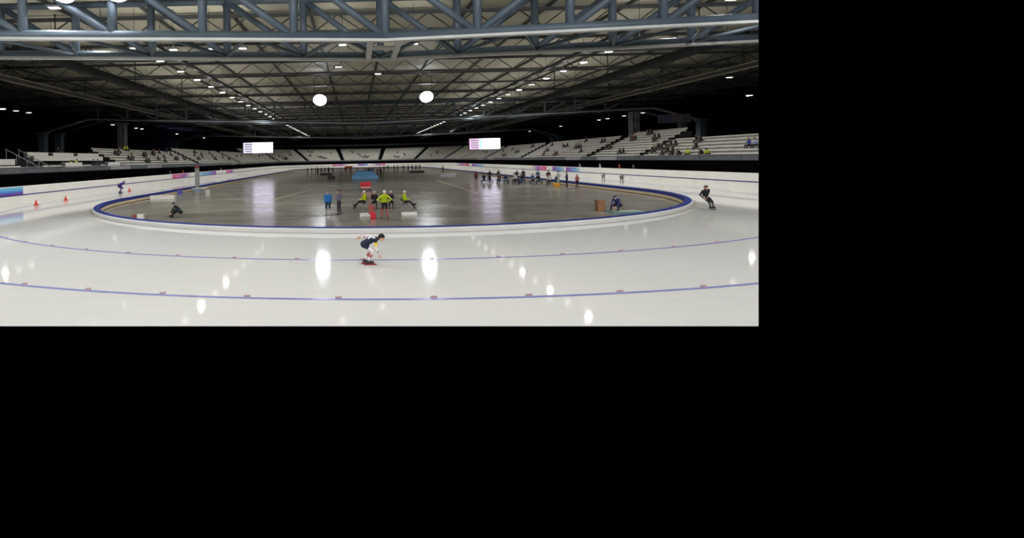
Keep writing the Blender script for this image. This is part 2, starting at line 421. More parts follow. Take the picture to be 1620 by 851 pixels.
# ------------------------------------------------------------------ roof
def chord_z(x, zc, sl): return zc+sl*abs(x-X0+0.7)
def truss(y0, w, zc, sl, half, knee, bay, label, r, webs=True):
    """box truss: two bottom chords with pale flanges, zigzag lacing between them, posts and diagonals up to two top chords"""
    t = thing('roof_truss', label, 'truss', (X0, y0, 0))
    yw = lambda x: -0.018*x                                    # the hall is set very slightly askew to the oval
    depth = 4.6
    for ci, dy in enumerate((0.0, w)):
        pts = []
        xs = [-half, -half+knee, -half+knee+0.01] if knee else [-half]
        pl = []
        if knee: pl.append((-half, chord_z(X0-half+knee, zc, sl)-2.6))
        x = -half+knee
        pl.append((x, chord_z(X0+x, zc, sl))); pl.append((-0.7, zc)); pl.append((half-knee, chord_z(X0+half-knee, zc, sl)))
        if knee: pl.append((half, chord_z(X0+half-knee, zc, sl)-2.6))
        m = MB(); f = MB()
        for (xa, za), (xb, zb) in zip(pl[:-1], pl[1:]):
            m.bar((xa, yw(xa)+dy, za+r*1.15), (xb, yw(xb)+dy, zb+r*1.15), r, seg=12)
            f.bar((xa, yw(xa)+dy, za+0.08), (xb, yw(xb)+dy, zb+0.08), r*1.5, 0.17)
        m.build('bottom_chord', STEEL, t, True); f.build('flange', FLANGE if ci == 0 or r > 0.2 else STEEL, t)
        m = MB(); m.bar((-half+knee, yw(-half)+dy, zc+depth), (half-knee, yw(half)+dy, zc+depth), r*0.9, seg=10); m.build('top_chord', STEEL, t, True)
    n = int((half-knee)*2/bay)
    x0 = -bay*(n//2)-0.7
    Z = lambda x: chord_z(X0+x, zc, sl)+r
    for i in range(n):
        xa = x0+bay*i; xm = xa+bay/2; xb = xa+bay
        if abs(xa) > half-knee-0.5 or abs(xb) > half-knee-0.5: continue
        m = MB(); m.bar((xa, yw(xa)+w, Z(xa)), (xm, yw(xm), Z(xm)), r*0.45, seg=8); m.build('lacing', STEEL, t, True)
        m = MB(); m.bar((xm, yw(xm), Z(xm)), (xb, yw(xb)+w, Z(xb)), r*0.45, seg=8); m.build('lacing', STEEL, t, True)
        if webs:
            for dy in (0, w) if r > 0.2 else (0,):
                m = MB(); m.bar((xa, yw(xa)+dy, Z(xa)), (xa, yw(xa)+dy, zc+depth), r*0.95, seg=10)
                m.build('post', STEEL, t, True)
                m = MB(); e = 1 if xa < 0 else -1
                xs, xe = (xa, xb) if xa < -0.7 else (xb, xa)
                m.bar((xs, yw(xs)+dy, zc+depth), (xe, yw(xe)+dy, Z(xe)), r*0.8, seg=10); m.build('diagonal', STEEL, t, True)
    # double cross piece at the middle joint
    if r > 0.2:
        for e in (-1.6, 0.2):
            m = MB(); m.box((e, w/2, zc+0.22), (0.36, w, 0.34)); m.build('cross_plate', FLANGE, t)
        m = MB(); m.box((-0.7, w*0.45, zc+0.22), (1.6, 0.45, 0.2)); m.build('tie_plate', FLANGE, t)
    return t
truss(30.4, 5.9, 10.75, 0.027, 62, 0, 5.6, 'nearest blue grey steel roof truss spanning the whole hall, pale flanges', 0.29)
truss(100.0, 5.6, 10.75, 0.033, 66, 9.5, 6.0, 'second roof truss from the camera, ends bent down to columns', 0.2)
truss(169.0, 5.6, 10.75, 0.033, 66, 9.5, 6.0, 'third roof truss from the camera, seen above the two bright screens', 0.2)
truss(237.0, 5.6, 10.2, 0.01, 66, 9.5, 8.0, 'farthest roof truss, above the far end stand', 0.2, False)
# columns
def column(x, y, h, w, label, mat=STEEL):
    t = thing('column', label, 'column', (x, y, 0), 0, 'steel columns behind the stands')
    m = MB(); m.box((0, 0, h/2), (w*0.35, w, h)); m.box((-w*0.4, 0, h/2), (w*0.12, w*1.02, h)); m.box((w*0.4, 0, h/2), (w*0.12, w*1.02, h)); m.build('shaft', mat, t)
    m = MB(); m.box((0, 0, h-0.15), (w*1.5, w*1.3, 0.3)); m.build('head_plate', mat, t)
    m = MB(); m.box((0, 0, 0.06), (w*1.6, w*1.5, 0.12)); m.build('base_plate', mat, t)
for y, nm in ((100.0, 'second'), (169.0, 'third')):
    for sg, sd in ((-1, 'left'), (1, 'right')):
        for dy, fr in ((0, 'front'), (5.6, 'rear')):
            column(X0+sg*66, y+dy-0.018*sg*66, 10.3, 1.3, '%s steel column under the %s end of the %s roof truss' % (fr, sd, nm))
column(-62.5, 134, 14.5, 1.9, 'single pale grey column behind the left stand, between two trusses', M('column_pale', (205, 205, 206), 0.5, 0.06, 0.8))
column(69.5, 124, 14.5, 1.9, 'single pale grey column behind the right stand, between two trusses', M('column_pale', (205, 205, 206), 0.5, 0.06, 0.8))
# joists across, purlins along, ducts
JY = [44, 54.5, 65, 75.5, 86, 96.5, 113, 124, 135, 146, 157, 180, 191, 202, 213, 224]
for i, y in enumerate(JY):
    t = thing('roof_joist', 'dark lattice roof joist under the decking, %s from the camera' % nth(i), 'joist', (X0, y, 0), -0.018, 'dark roof joists')
    m = MB(); m.box((0, 0, 16.55), (146, 0.32, 0.3)); m.build('top_chord', JOIST, t)
    m = MB(); m.box((0, 0, 14.95), (140, 0.30, 0.26)); m.build('bottom_chord', JOIST, t)
    m = MB(); x = -70
    while x < 69:
        m.bar((x, 0, 15.05), (x+2.0, 0, 16.45), 0.09); m.bar((x+2.0, 0, 16.45), (x+4.0, 0, 15.05), 0.09); x += 4.0
    m.build('web', JOIST, t)
for i, dx in enumerate(range(-63, 64, 7)):
    m = MB(); m.box((X0+dx+0.5, 128, 16.78), (0.24, 236, 0.26))
    tag(m.build('roof_purlin', JOIST), 'dark purlin running along the decking, %s from the left' % nth(i), 'purlin', 'dark roof purlins')
for xx, rr, zz, sd in ((-26.3, 0.46, 12.9, 'left'), (30.6, 0.46, 12.9, 'right')):
    t = thing('air_duct', 'thick dark duct running the length of the roof, %s side' % sd, 'duct', (xx, 0, zz))
    m = MB(); m.bar((0, 39, 0), (0, 236, 0), rr, seg=18); m.build('pipe', DUCT, t, True)
    for y in range(44, 236, 16):
        m = MB(); m.bar((0, y, 0), (0, y, 16.9-zz), 0.05, seg=6); m.build('hanger', DUCT, t)
        m = MB(); m.bar((0, y-0.08, 0), (0, y+0.08, 0), rr+0.05, seg=18); m.build('clamp_ring', DUCT, t, True)
for xx, sd in ((-18.6, 'inner left'), (24.3, 'inner right')):
    m = MB(); m.box((xx, 136, 14.62), (0.42, 186, 0.34))
    tag(m.build('cable_tray', DUCT), 'dark cable tray running above the %s row of lamps' % sd, 'cable tray')
for xx, zz, sd in ((-41.0, 13.6, 'left'), (47.0, 13.6, 'right')):
    t = thing('roof_beam', 'long pale I-beam running the length of the roof above the %s stand' % sd, 'beam', (xx, 0, zz))
    m = MB(); m.box((0, 138, 0), (0.5, 196, 0.06)); m.box((0, 138, 0.6), (0.5, 196, 0.06)); m.build('flange', LINEY, t)
    m = MB(); m.box((0, 138, 0.3), (0.08, 196, 0.56)); m.build('web', JOIST, t)
    for y in range(44, 236, 16):
        m = MB(); m.bar((0, y, 0.6), (0, y, 16.9-zz), 0.06, seg=6); m.build('hanger', DUCT, t)

# ------------------------------------------------------------------ lamps
def in_view(p):
    d = Vector(p)-CAM
    if d.y < 1: return False
    a = d.x/d.y*FPX; b = -d.z/d.y*FPX; c, s = math.cos(ROLL), math.sin(ROLL)
    u = 562.1+c*a+s*b; v = 252.4-s*a+c*b
    return -20 < u < 1215 and v > -6
LZ = 13.4
def lamp_proto():
    t = thing('high_bay_lamp', 'x', 'lamp')
    m = MB(); m.box((0, 0, 0.07), (0.86, 0.52, 0.14), bevel=0.03); m.build('housing', HOUSING, t)
    m = MB(); m.box((0, 0, -0.012), (0.62, 0.34, 0.02)); m.build('lens', LENS, t)
    m = MB(); m.bar((0, 0, 0.14), (0, 0, 16.9-LZ), 0.02, seg=6); m.build('hanger', DUCT, t)
    return t
LP = lamp_proto(); lamp_used = [False]
LAMP_W = 160.0
AREA = []
def lamp(x, y, z, label, group, bright=False, pw=1.0, tilt=0.0):
    AREA.append((x, y, z-0.03, pw, tilt))                       # the beam of the luminaire, optics aimed down at the hall floor
    if not in_view((x, y, z)): return False
    o = LP if not lamp_used[0] else copy_tree(LP); lamp_used[0] = True
    o.location = (x, y, z); o['label'] = label; o['group'] = group
    if bright:
        for c in o.children:
            if c.name.startswith('lens'): c.data = c.data.copy(); c.data.materials[0] = LENSB
    return True
def lamp_row(x, ys, desc, group, z=LZ, bright=(), pw=1.0, tilt=0.0):
    q = 0
    for i, y in enumerate(ys):
        if (Vector((x, y, z))-CAM).dot(E_N) > -0.5 and in_view((x, y, z)): continue
        if lamp(x, y, z, 'white ceiling lamp, %s from camera in %s' % (nth(q), desc), group, i in bright, pw, tilt): q += 1
def steps(y0, st, n): return [y0+st*i for i in range(n)]
lamp_row(-18.6, steps(3.0, 5.62, 39), 'the inner left row', 'lamps of the inner left row', bright=(10, 12))
lamp_row(24.3, steps(0.8, 5.18, 42), 'the inner right row', 'lamps of the inner right row', bright=(10, 12, 14))
lamp_row(-27.9, steps(4.0, 7.0, 29), 'the row beside the left duct', 'lamps beside the left duct', pw=1.6, tilt=0.40)
lamp_row(32.3, steps(6.0, 7.4, 27), 'the row beside the right duct', 'lamps beside the right duct', pw=1.6, tilt=-0.40)
lamp_row(-50.0, (70.8, 73.6, 76.5, 103, 114, 117, 140, 165), 'the row above the left stand', 'lamps above the left stand', 11.7, (0,), 0.7)
lamp_row(57.9, (73.0, 100, 107, 114, 118, 140, 165), 'the row above the right stand', 'lamps above the right stand', 11.9, (0,), 2.4)
lamp_row(49.0, (65.0,), 'the gap left of the right stand row', 'single lamp above the right stand', 13.4)
for i, (x, y) in enumerate(((-15.6, 43.2), (-12.5, 43.2), (-9.6, 43.2), (5.2, 42.6), (-0.9, 42.5), (-1.6, 52.6), (2.8, 57.4))):
    lamp(x, y, LZ, 'white ceiling lamp behind nearest truss, %s of its cross row from left' % nth([-15.6, -12.5, -9.6, -1.6, -0.9, 2.8, 5.2].index(x)), 'lamps of the near cross row')
for i in range(9):
    lamp(-13.5+4.2*i, 221.0, LZ, 'small ceiling lamp above the far bend, %s of its cross row from left' % nth(i), 'lamps of the far cross row', False, 1.7)
for x in (-14, -5, 2.7, 11, 19):
    for y in (3, 12, 21): AREA.append((x, y, LZ, 1.0, 0.0))
for x, y, z, pw, tilt in AREA:
    l = bpy.data.lights.new('ceiling_light', 'AREA'); l.shape = 'RECTANGLE'; l.size = 0.74; l.size_y = 0.42; l.energy = LAMP_W*pw; l.color = (1.0, 0.978, 0.945); l.spread = math.radians(144 if abs(x) < 40 and y < 200 else 156)
    o = bpy.data.objects.new('ceiling_light', l); COL.objects.link(o); o.location = (x, y, z); o.rotation_euler = (0, tilt, 0)
    if 34 < y < 130 and -30 < x < 35:             # added upward fill above these lamps, to brighten the decking
        l = bpy.data.lights.new('deck_fill', 'AREA'); l.shape = 'RECTANGLE'; l.size = 0.7; l.size_y = 0.4; l.energy = 40.0; l.color = (1.0, 0.97, 0.90)
        o = bpy.data.objects.new('deck_fill', l); COL.objects.link(o); o.location = (x, y, z+0.25); o.rotation_euler = (PI, 0, 0)
# the bright flood lights: banks of lenses on a frame
def flood(x, y, z, label, sc=1.0):
    t = thing('flood_light', label, 'flood light', (x, y, z), 0, 'bright flood lights')
    tl = Matrix.Rotation(0.72, 3, 'X'); d = tl @ Vector((0, -1, 0)); o_ = Vector((0, 0.28, 0))
    m = MB(); m.bar(o_+d*0.10, o_-d*0.12, 1.12*sc, 0.8*sc, seg=28); m.build('housing', HOUSING, t, True)
    m = MB(); m.bar(o_+d*0.10, o_+d*0.16, 1.04*sc, 0.98*sc, seg=32); m.build('lens', FLOODL, t)
    for i in range(3):
        an = i*PI/3; e_ = tl @ Vector((math.cos(an), 0, math.sin(an)))*1.05*sc
        m = MB(); m.bar(o_+d*0.18-e_, o_+d*0.18+e_, 0.02); m.build('guard_bar', HOUSING, t)
    for e in (-0.9, 0.9):
        m = MB(); m.bar((e*sc, 0.40, 0.5*sc), (e*sc, 0.40, 16.88-z), 0.04, seg=6); m.build('bracket', DUCT, t)
flood(-5.5, 79.7, 13.3, 'left one of the two dazzling flood lights hanging mid hall')
flood(11.6, 79.7, 13.5, 'right one of the two dazzling flood lights hanging mid hall')
flood(-17.4, 29.6, 14.15, 'left flood light at the top edge of the picture, above the near truss', 0.8)
flood(-14.2, 29.6, 14.15, 'right flood light at the top edge of the picture, above the near truss', 0.8)

# violet wash on the wall behind the far left stand
l = bpy.data.lights.new('violet_wash', 'AREA'); l.size = 3.0; l.energy = 500.0; l.color = (0.45, 0.3, 1.0)
o = bpy.data.objects.new('violet_wash', l); COL.objects.link(o); o.location = (-64, 196, 4.0); o.rotation_euler = (0, PI/2+0.2, 0)
# unseen fill lights added behind the camera to brighten surfaces facing it
for x in (-24, -8, 13, 29):
    l = bpy.data.lights.new('front_fill', 'AREA'); l.shape = 'DISK'; l.size = 2.2; l.energy = 1050.0; l.color = (0.97, 0.98, 1.0); l.spread = math.radians(84)
    o = bpy.data.objects.new('front_fill', l); COL.objects.link(o); o.location = (x, -14, 13.0)
    o.rotation_euler = Vector((0.04*(X0-x)/10, 1.0, -0.01)).to_track_quat('-Z', 'Y').to_euler()
# ------------------------------------------------------------------ screens
SCRD = M('screen_frame', (16, 14, 24), 0.4, 0.1, 2.0)
SCRW = EM('screen_white', (236, 226, 255), 4.5); SCRP = EM('screen_pink', (236, 190, 240), 0.95); SCRC = EM('screen_cyan', (170, 226, 244), 1.0)
SCRT = EM('screen_text', (60, 50, 96), 0.35); SCRV = EM('screen_violet', (226, 220, 255), 0.95)
def screen(x, y, z, w, h, left, cyan, label):
    t = thing('video_screen', label, 'screen', (x, y, z), 0)
    m = MB(); m.box((0, 0.2, 0), (w+0.5, 0.4, h+0.4), bevel=0.03); m.build('frame', SCRD, t)
    m = MB(); m.box((w*0.16, -0.02, 0), (w*0.68, 0.04, h)); m.build('display', SCRW, t)
    m = MB(); m.box((-w*0.34, -0.02, 0), (w*0.32, 0.04, h)); m.build('display_list', left, t)
    for j in range(4):
        m = MB(); m.box((-w*0.33, -0.045, h*(0.33-0.22*j)), (w*0.24 if j % 2 else w*0.27, 0.02, h*0.10)); m.build('list_line', SCRT, t)
    if cyan:
        m = MB(); m.box((-w*0.13, -0.045, 0), (w*0.09, 0.02, h*0.98)); m.build('cyan_column', SCRC, t)
    for s in (-1, 1):
        m = MB(); m.bar((s*w*0.28, 0.2, h/2+0.2), (s*w*0.28, 0.2, 16.9-z), 0.05, seg=6); m.build('hanger', DUCT, t)
screen(-25.4, 130.5, 7.15, 7.7, 2.7, SCRV, False, 'left bright video screen hanging beyond the grey infield')
screen(33.6, 129.0, 7.05, 7.9, 2.75, SCRP, True, 'right bright video screen with pink list and cyan column')
t = thing('display_board', 'dim board with blue and pink panels under the right stand roof', 'board', (59, 92, 10.1), -0.35)
m = MB(); m.box((0, 0, 0), (5.2, 0.2, 1.6)); m.build('frame', SCRD, t)
m = MB(); m.box((-1.5, -0.12, 0), (1.9, 0.04, 1.3)); m.build('blue_panel', M('board_blue', (44, 48, 84), 0.5), t)
m = MB(); m.box((0.6, -0.12, 0), (1.7, 0.04, 1.3)); m.build('pink_panel', M('board_pink', (88, 66, 78), 0.5), t)
for e in (-2, 2):
    m = MB(); m.bar((e, 0, 0.8), (e, 0, 7.5), 0.05, seg=6); m.build('hanger', DUCT, t)

# ------------------------------------------------------------------ banners on the crash pads
BL = banner_material('banner_blue_purple', [(0.1, (150, 50, 150)), (0.35, (90, 80, 190)), (0.55, (70, 140, 220)), (0.8, (110, 190, 235))], 2)
BP = banner_material('banner_pink', [(0.1, (225, 80, 120)), (0.45, (235, 130, 180)), (0.75, (170, 90, 190)), (1.0, (225, 215, 225))], 1)
BC = banner_material('banner_cyan', [(0.1, (225, 225, 228)), (0.4, (120, 195, 230)), (0.75, (140, 150, 220)), (1.0, (150, 90, 185))], 1)
def banner(side, y0, y1, mat, label):
    if side == 'far':
        m = MB(); m.sweep(arc(R_PAD-0.02, YF, y0, y1, 6), [(0, 0.88), (0, 1.60), (0.018, 1.60), (0.018, 0.88)])
        o = m.build('advertising_banner', mat)
    else:
        sg = 1 if side == 'right' else -1
        m = MB(); m.box((X0+sg*(R_PAD-0.012), (y0+y1)/2, 1.24), (0.02, y1-y0, 0.72), bevel=0.004)
        if mat is BL: pass
        o = m.build('advertising_banner', mat)
    o.parent = PADS; o.matrix_parent_inverse = Matrix.Translation((-X0, -YN, 0)); return tag(o, label)
o = banner('left', 37.5, 47.3, BL, 'blue and purple banner at the left edge of the picture')
t = o
banner('left', 86, 95.5, BP, 'pink banner on the left crash pads'); banner('left', 100, 113, BC, 'cyan to purple banner on the left pads, right of the pink one')
banner('left', 122, 130, BP, 'small pink banner far along the left crash pads')
banner('right', 82.0, 87.5, BC, 'purple banner on the right pads, nearest of its row'); banner('right', 88.2, 93.5, BC, 'cyan banner on the right crash pads, above the seated crowd')
banner('right', 96.5, 104, BP, 'pink banner on the right crash pads, above the seated crowd')
banner('right', 143, 158, BC, 'cyan banner far along the right crash pads'); banner('right', 162, 182, BP, 'pink banner far along the right crash pads')
banner('far', PI*0.40, PI*0.46, BP, 'pink and purple banner at the far bend, right of centre'); banner('far', PI*0.47, PI*0.515, BC, 'cyan banner at the middle of the far bend')
banner('far', PI*0.555, PI*0.62, BP, 'pink banner at the far bend, left of centre')

# ------------------------------------------------------------------ rubber markers on the lane lines, red cones
def marker(x, y, a, label, grp):
    m = MB(); m.box((0, 0, 0.016), (0.17, 0.06, 0.032), bevel=0.010); m.box((0.04, 0, 0.035), (0.06, 0.05, 0.012))
    o = m.build('lane_marker', MARK); o.location = (x, y, 0.0062); o.rotation_euler = (0, 0, a)
    tag(o, label, 'marker', grp)
i = 0
for u_deg in [-54.5+8.2*q*0.465 for q in range(0, 29)]:
    a = PI*1.5+math.radians(u_deg)
    x, y = X0+(R_L2-0.14)*math.cos(a), YN+(R_L2-0.14)*math.sin(a)
    if not in_view((x, y, 0.05)): continue
    marker(x, y, a+PI/2, 'small reddish rubber marker on the outer lane line, %s from the left' % nth(i), 'markers on the outer lane line'); i += 1
i = 0
for u_deg in [-74+4.35*q for q in range(0, 37)]:
    a = PI*1.5+math.radians(u_deg)
    x, y = X0+(R_L1-0.12)*math.cos(a), YN+(R_L1-0.12)*math.sin(a)
    if not in_view((x, y, 0.05)) or (Vector((x, y, 0))-CAM).dot(E_N) > -0.4: continue
    marker(x, y, a+PI/2, 'small reddish rubber marker on the inner lane line, %s from the left' % nth(i), 'markers on the inner lane line'); i += 1
def cone(x, y, label):
    t = thing('traffic_cone', label, 'cone', (x, y, 0.0), 0, 'red cones on the ice')
    m = MB(); m.box((0, 0, 0.02), (0.40, 0.40, 0.04), bevel=0.01); m.build('base', CONE, t)
    m = MB(); m.bar((0, 0, 0.04), (0, 0, 0.5), 0.16, 0.035, seg=16); m.build('body', CONE, t, True)
cone(-29.25, 50.2, 'red cone on the ice at far left, nearest to the camera'); cone(-29.3, 64.5, 'red cone on the ice, just right of the purple skater')
cone(-28.9, 45.0, 'red cone close to the left crash pads below the stripe')

# ------------------------------------------------------------------ people
def capsule(bm, a, b, r0, r1, seg=10):
    a, b = Vector(a), Vector(b); d = b-a
    if d.length < 1e-4: d = Vector((0, 0, 1e-4))
    z = d.normalized(); up = Vector((0, 0, 1)) if abs(z.z) < 0.95 else Vector((1, 0, 0))
    x = up.cross(z).normalized(); y = z.cross(x)
    rings = []
    for k in range(1, 4): rings.append((a-z*r0*math.cos(k*PI/6), r0*math.sin(k*PI/6)))
    for k in range(3, 0, -1): rings.append((b+z*r1*math.cos(k*PI/6), r1*math.sin(k*PI/6)))
    vs = [[bm.verts.new(c+(x*math.cos(2*PI*q/seg)+y*math.sin(2*PI*q/seg))*r) for q in range(seg)] for c, r in rings]
    p0 = bm.verts.new(a-z*r0); p1 = bm.verts.new(b+z*r1)
    for q in range(seg):
        bm.faces.new((p0, vs[0][(q+1) % seg], vs[0][q])); bm.faces.new((p1, vs[-1][q], vs[-1][(q+1) % seg]))
    for A, B in zip(vs[:-1], vs[1:]):
        for q in range(seg): bm.faces.new((A[q], A[(q+1) % seg], B[(q+1) % seg], B[q]))
def hand(S, w, d, n, tg='skin', curl=0.5, sc=1.0, thumb=1):
    """palm, four unequal bent fingers and a thumb; w wrist, d direction, n palm normal"""
    d = Vector(d).normalized(); n = Vector(n); n = (n-d*n.dot(d)).normalized(); s = d.cross(n); w = Vector(w)
    for o in (-0.028, 0.0, 0.028):
        S.append((w+s*o*0.6*sc, w+d*0.085*sc+s*o*sc, 0.017*sc, 0.015*sc, tg))
    for o, l in ((-0.036, 0.062), (-0.012, 0.078), (0.012, 0.082), (0.036, 0.072)):
        b = w+d*0.088*sc+s*o*sc
        k = b+(d*0.9+n*curl*0.4).normalized()*l*0.5*sc
        e = k+(d*0.6+n*curl).normalized()*l*0.55*sc
        S.append((b, k, 0.0105*sc, 0.010*sc, tg)); S.append((k, e, 0.010*sc, 0.0085*sc, tg))
    b = w+d*0.03*sc+s*0.03*sc*thumb
    k = b+(d*0.6+s*0.7*thumb+n*0.25).normalized()*0.042*sc; e = k+(d*0.9+s*0.15*thumb+n*0.3).normalized()*0.034*sc
    S.append((b, k, 0.014*sc, 0.012*sc, tg)); S.append((k, e, 0.0115*sc, 0.009*sc, tg))
def head_segs(S, c, fwd, up, sc=1.0):
    c, f, u = Vector(c), Vector(fwd).normalized(), Vector(up); u = (u-f*u.dot(f)).normalized(); s = u.cross(f)
    S.append((c+u*0.035*sc-f*0.012*sc, c+u*0.03*sc+f*0.015*sc, 0.088*sc, 0.080*sc, 'skin'))       # skull
    S.append((c+f*0.025*sc-u*0.02*sc, c+f*0.045*sc-u*0.085*sc, 0.066*sc, 0.036*sc, 'skin'))       # face to chin
    S.append((c+f*0.088*sc+u*0.012*sc, c+f*0.108*sc-u*0.022*sc, 0.012*sc, 0.016*sc, 'skin'))      # nose
    S.append((c+f*0.080*sc+u*0.030*sc-s*0.03*sc, c+f*0.080*sc+u*0.030*sc+s*0.03*sc, 0.014*sc, 0.014*sc, 'skin'))  # brow
    S.append((c+f*0.082*sc-u*0.055*sc-s*0.016*sc, c+f*0.082*sc-u*0.055*sc+s*0.016*sc, 0.010*sc, 0.010*sc, 'lip'))  # mouth
    for e in (-1, 1): S.append((c+s*e*0.082*sc+u*0.015*sc, c+s*e*0.084*sc-u*0.02*sc-f*0.004*sc, 0.016*sc, 0.011*sc, 'skin'))
    return c, f, u, s
def limb(S, pts, rad, tags):
    for i in range(len(pts)-1):
        a, b = Vector(pts[i]), Vector(pts[i+1]); tg = tags[i]
        if isinstance(tg, (list, tuple)):               # split the bone into coloured stretches: (tag, up to)
            q0 = 0.0
            for nm, q1 in tg:
                S.append((a.lerp(b, q0), a.lerp(b, q1), rad[i]+(rad[i+1]-rad[i])*q0, rad[i]+(rad[i+1]-rad[i])*q1, nm)); q0 = q1
        else:
            S.append((a, b, rad[i], rad[i+1], tg))
def figure(name, J, tags, voxel=0.011, over=None):
    """J: joints in metres facing +X. Returns mesh with one material slot per tag (tag order kept on the mesh)."""
    S = []
    V = Vector
    pel, che, nec = V(J['pelvis']), V(J['chest']), V(J['neck'])
    # torso: pelvis bar, waist, rib cage, shoulder bar
    hl, hr, sl, sr = V(J['hip_l']), V(J['hip_r']), V(J['sho_l']), V(J['sho_r'])
    S.append((hl, hr, 0.115, 0.115, 'hips')); S.append((pel, pel.lerp(che, 0.5), 0.125, 0.118, 'hips2'))
    off = (sl-sr).normalized()*0.055
    S.append((pel.lerp(che, 0.35)+off, che+off, 0.105, 0.118, 'top')); S.append((pel.lerp(che, 0.35)-off, che-off, 0.105, 0.118, 'top'))
    S.append((che+off, nec+off*0.9, 0.112, 0.06, 'top')); S.append((che-off, nec-off*0.9, 0.112, 0.06, 'top'))
    S.append((sl, sr, 0.062, 0.062, 'top'))
    hc = V(J['head']); S.append((nec, nec.lerp(hc, 0.7), 0.056, 0.052, 'neck'))
    head_segs(S, hc, J['look'], J.get('up', (0, 0, 1)))
    for s in ('l', 'r'):
        sh = V(J['sho_'+s]); el = V(J['elb_'+s]); wr = V(J['wri_'+s])
        limb(S, [sh, el, wr], [0.056, 0.043, 0.030], [tags.get('uarm_'+s, 'sleeve'), tags.get('farm_'+s, 'sleeve')])
        hd = V(J['hand_'+s]); hand(S, wr, hd, V(J.get('palm_'+s, (0, -1 if s == 'l' else 1, 0))), tags.get('hand', 'skin'), 0.55, 1.0, 1 if s == 'l' else -1)
        limb(S, [V(J['hip_'+s]), V(J['kne_'+s]), V(J['ank_'+s])], [0.098, 0.062, 0.042], [tags.get('thigh', 'leg'), tags.get('shin', 'shin')])
        kn, an = V(J['kne_'+s]), V(J['ank_'+s]); cf = kn.lerp(an, 0.28)
        back = (V(J['toe_'+s])-an); back.z = 0; back = -back.normalized() if back.length > 1e-3 else V((-1, 0, 0))
        S.append((cf+back*0.012, kn.lerp(an, 0.45)+back*0.010, 0.055, 0.048, tags.get('calf', 'shin')))
        toe = V(J['toe_'+s]); heel = an-(toe-an).normalized()*0.05; heel.z = toe.z
        S.append((heel, toe, 0.036, 0.032, 'shoe')); S.append((an, heel.lerp(toe, 0.3), 0.042, 0.036, 'shoe'))
    bm = bmesh.new()
    for a, b, r0, r1, tg in S: capsule(bm, a, b, r0, r1)
    me = bpy.data.meshes.new(name+'_raw'); bm.to_mesh(me); bm.free()
    o = bpy.data.objects.new(name+'_raw', me); COL.objects.link(o)
    md = o.modifiers.new('r', 'REMESH'); md.mode = 'VOXEL'; md.voxel_size = voxel; md.use_smooth_shade = True
    sm = o.modifiers.new('s', 'SMOOTH'); sm.iterations = 2; sm.factor = 0.5
    dg = bpy.context.evaluated_depsgraph_get(); out = bpy.data.meshes.new_from_object(o.evaluated_get(dg))
    bpy.data.objects.remove(o); bpy.data.meshes.remove(me)
    order = []
    for sgm in S:
        if sgm[4] not in order: order.append(sgm[4])
    if over:
        for t_ in over[0]:
            if t_ not in order: order.append(t_)
    import numpy as np
    nv = len(out.polygons); cen = np.empty(nv*3); out.polygons.foreach_get('center', cen); cen = cen.reshape(-1, 3)
    nor = np.empty(nv*3); out.polygons.foreach_get('normal', nor); nor = nor.reshape(-1, 3)
    best = np.full(nv, 1e9); idx = np.zeros(nv, dtype=np.int32)
    for a, b, r0, r1, tg in S:
        a, b = np.array(a), np.array(b); d = b-a; L2 = max(1e-9, d@d)
        t = np.clip(((cen-a)@d)/L2, 0, 1); dist = np.linalg.norm(cen-(a+t[:, None]*d), axis=1)-(r0+(r1-r0)*t)
        k = dist < best; best[k] = dist[k]; idx[k] = order.index(tg)
    if over: idx = over[1](cen, nor, idx, order)
    for _ in order: out.materials.append(None)
    out.polygons.foreach_set('material_index', idx.astype(np.int32))
    out.polygons.foreach_set('use_smooth', np.ones(nv, dtype=bool))
    out.name = name; out['order'] = ','.join(order)
    return out

SKIN = M('skin', (214, 168, 142), 0.5, 0.06, 20)
LIP = M('lips', (176, 100, 92), 0.5, 0.05, 20)
def cloth(rgb): return M('cloth_%d_%d_%d' % rgb, rgb, 0.75, 0.10, 18, bump=0.1)
def cap_mesh(J, r=0.101, brim=0.0, low=0.0):
    """close fitting cap or hair: the upper and rear part of a head-sized shell"""
    c, f = Vector(J['head']), Vector(J['look']).normalized(); u = Vector(J.get('up', (0, 0, 1))); u = (u-f*u.dot(f)).normalized(); s = u.cross(f)
    bm = bmesh.new(); bmesh.ops.create_uvsphere(bm, u_segments=20, v_segments=14, radius=1.0)
    kill = [v for v in bm.verts if v.co.z < 0.12-0.55*max(0.0, -v.co.x)*1.2+0.25*max(0, v.co.x)-low]
    bmesh.ops.delete(bm, geom=kill, context='VERTS')
    rot = Matrix((f, s, u)).transposed()
    for v in bm.verts: v.co = c+u*0.032-f*0.004+rot @ Vector((v.co.x*r*1.06, v.co.y*r*0.98, v.co.z*r*1.0))
    bmesh.ops.solidify(bm, geom=list(bm.faces), thickness=-0.012)
    m = MB(); m.bm.free(); m.bm = bm
    if brim: m.bar(c+u*0.05+f*0.075, c+u*0.04+f*(0.075+brim), 0.13, 0.012)
    return m
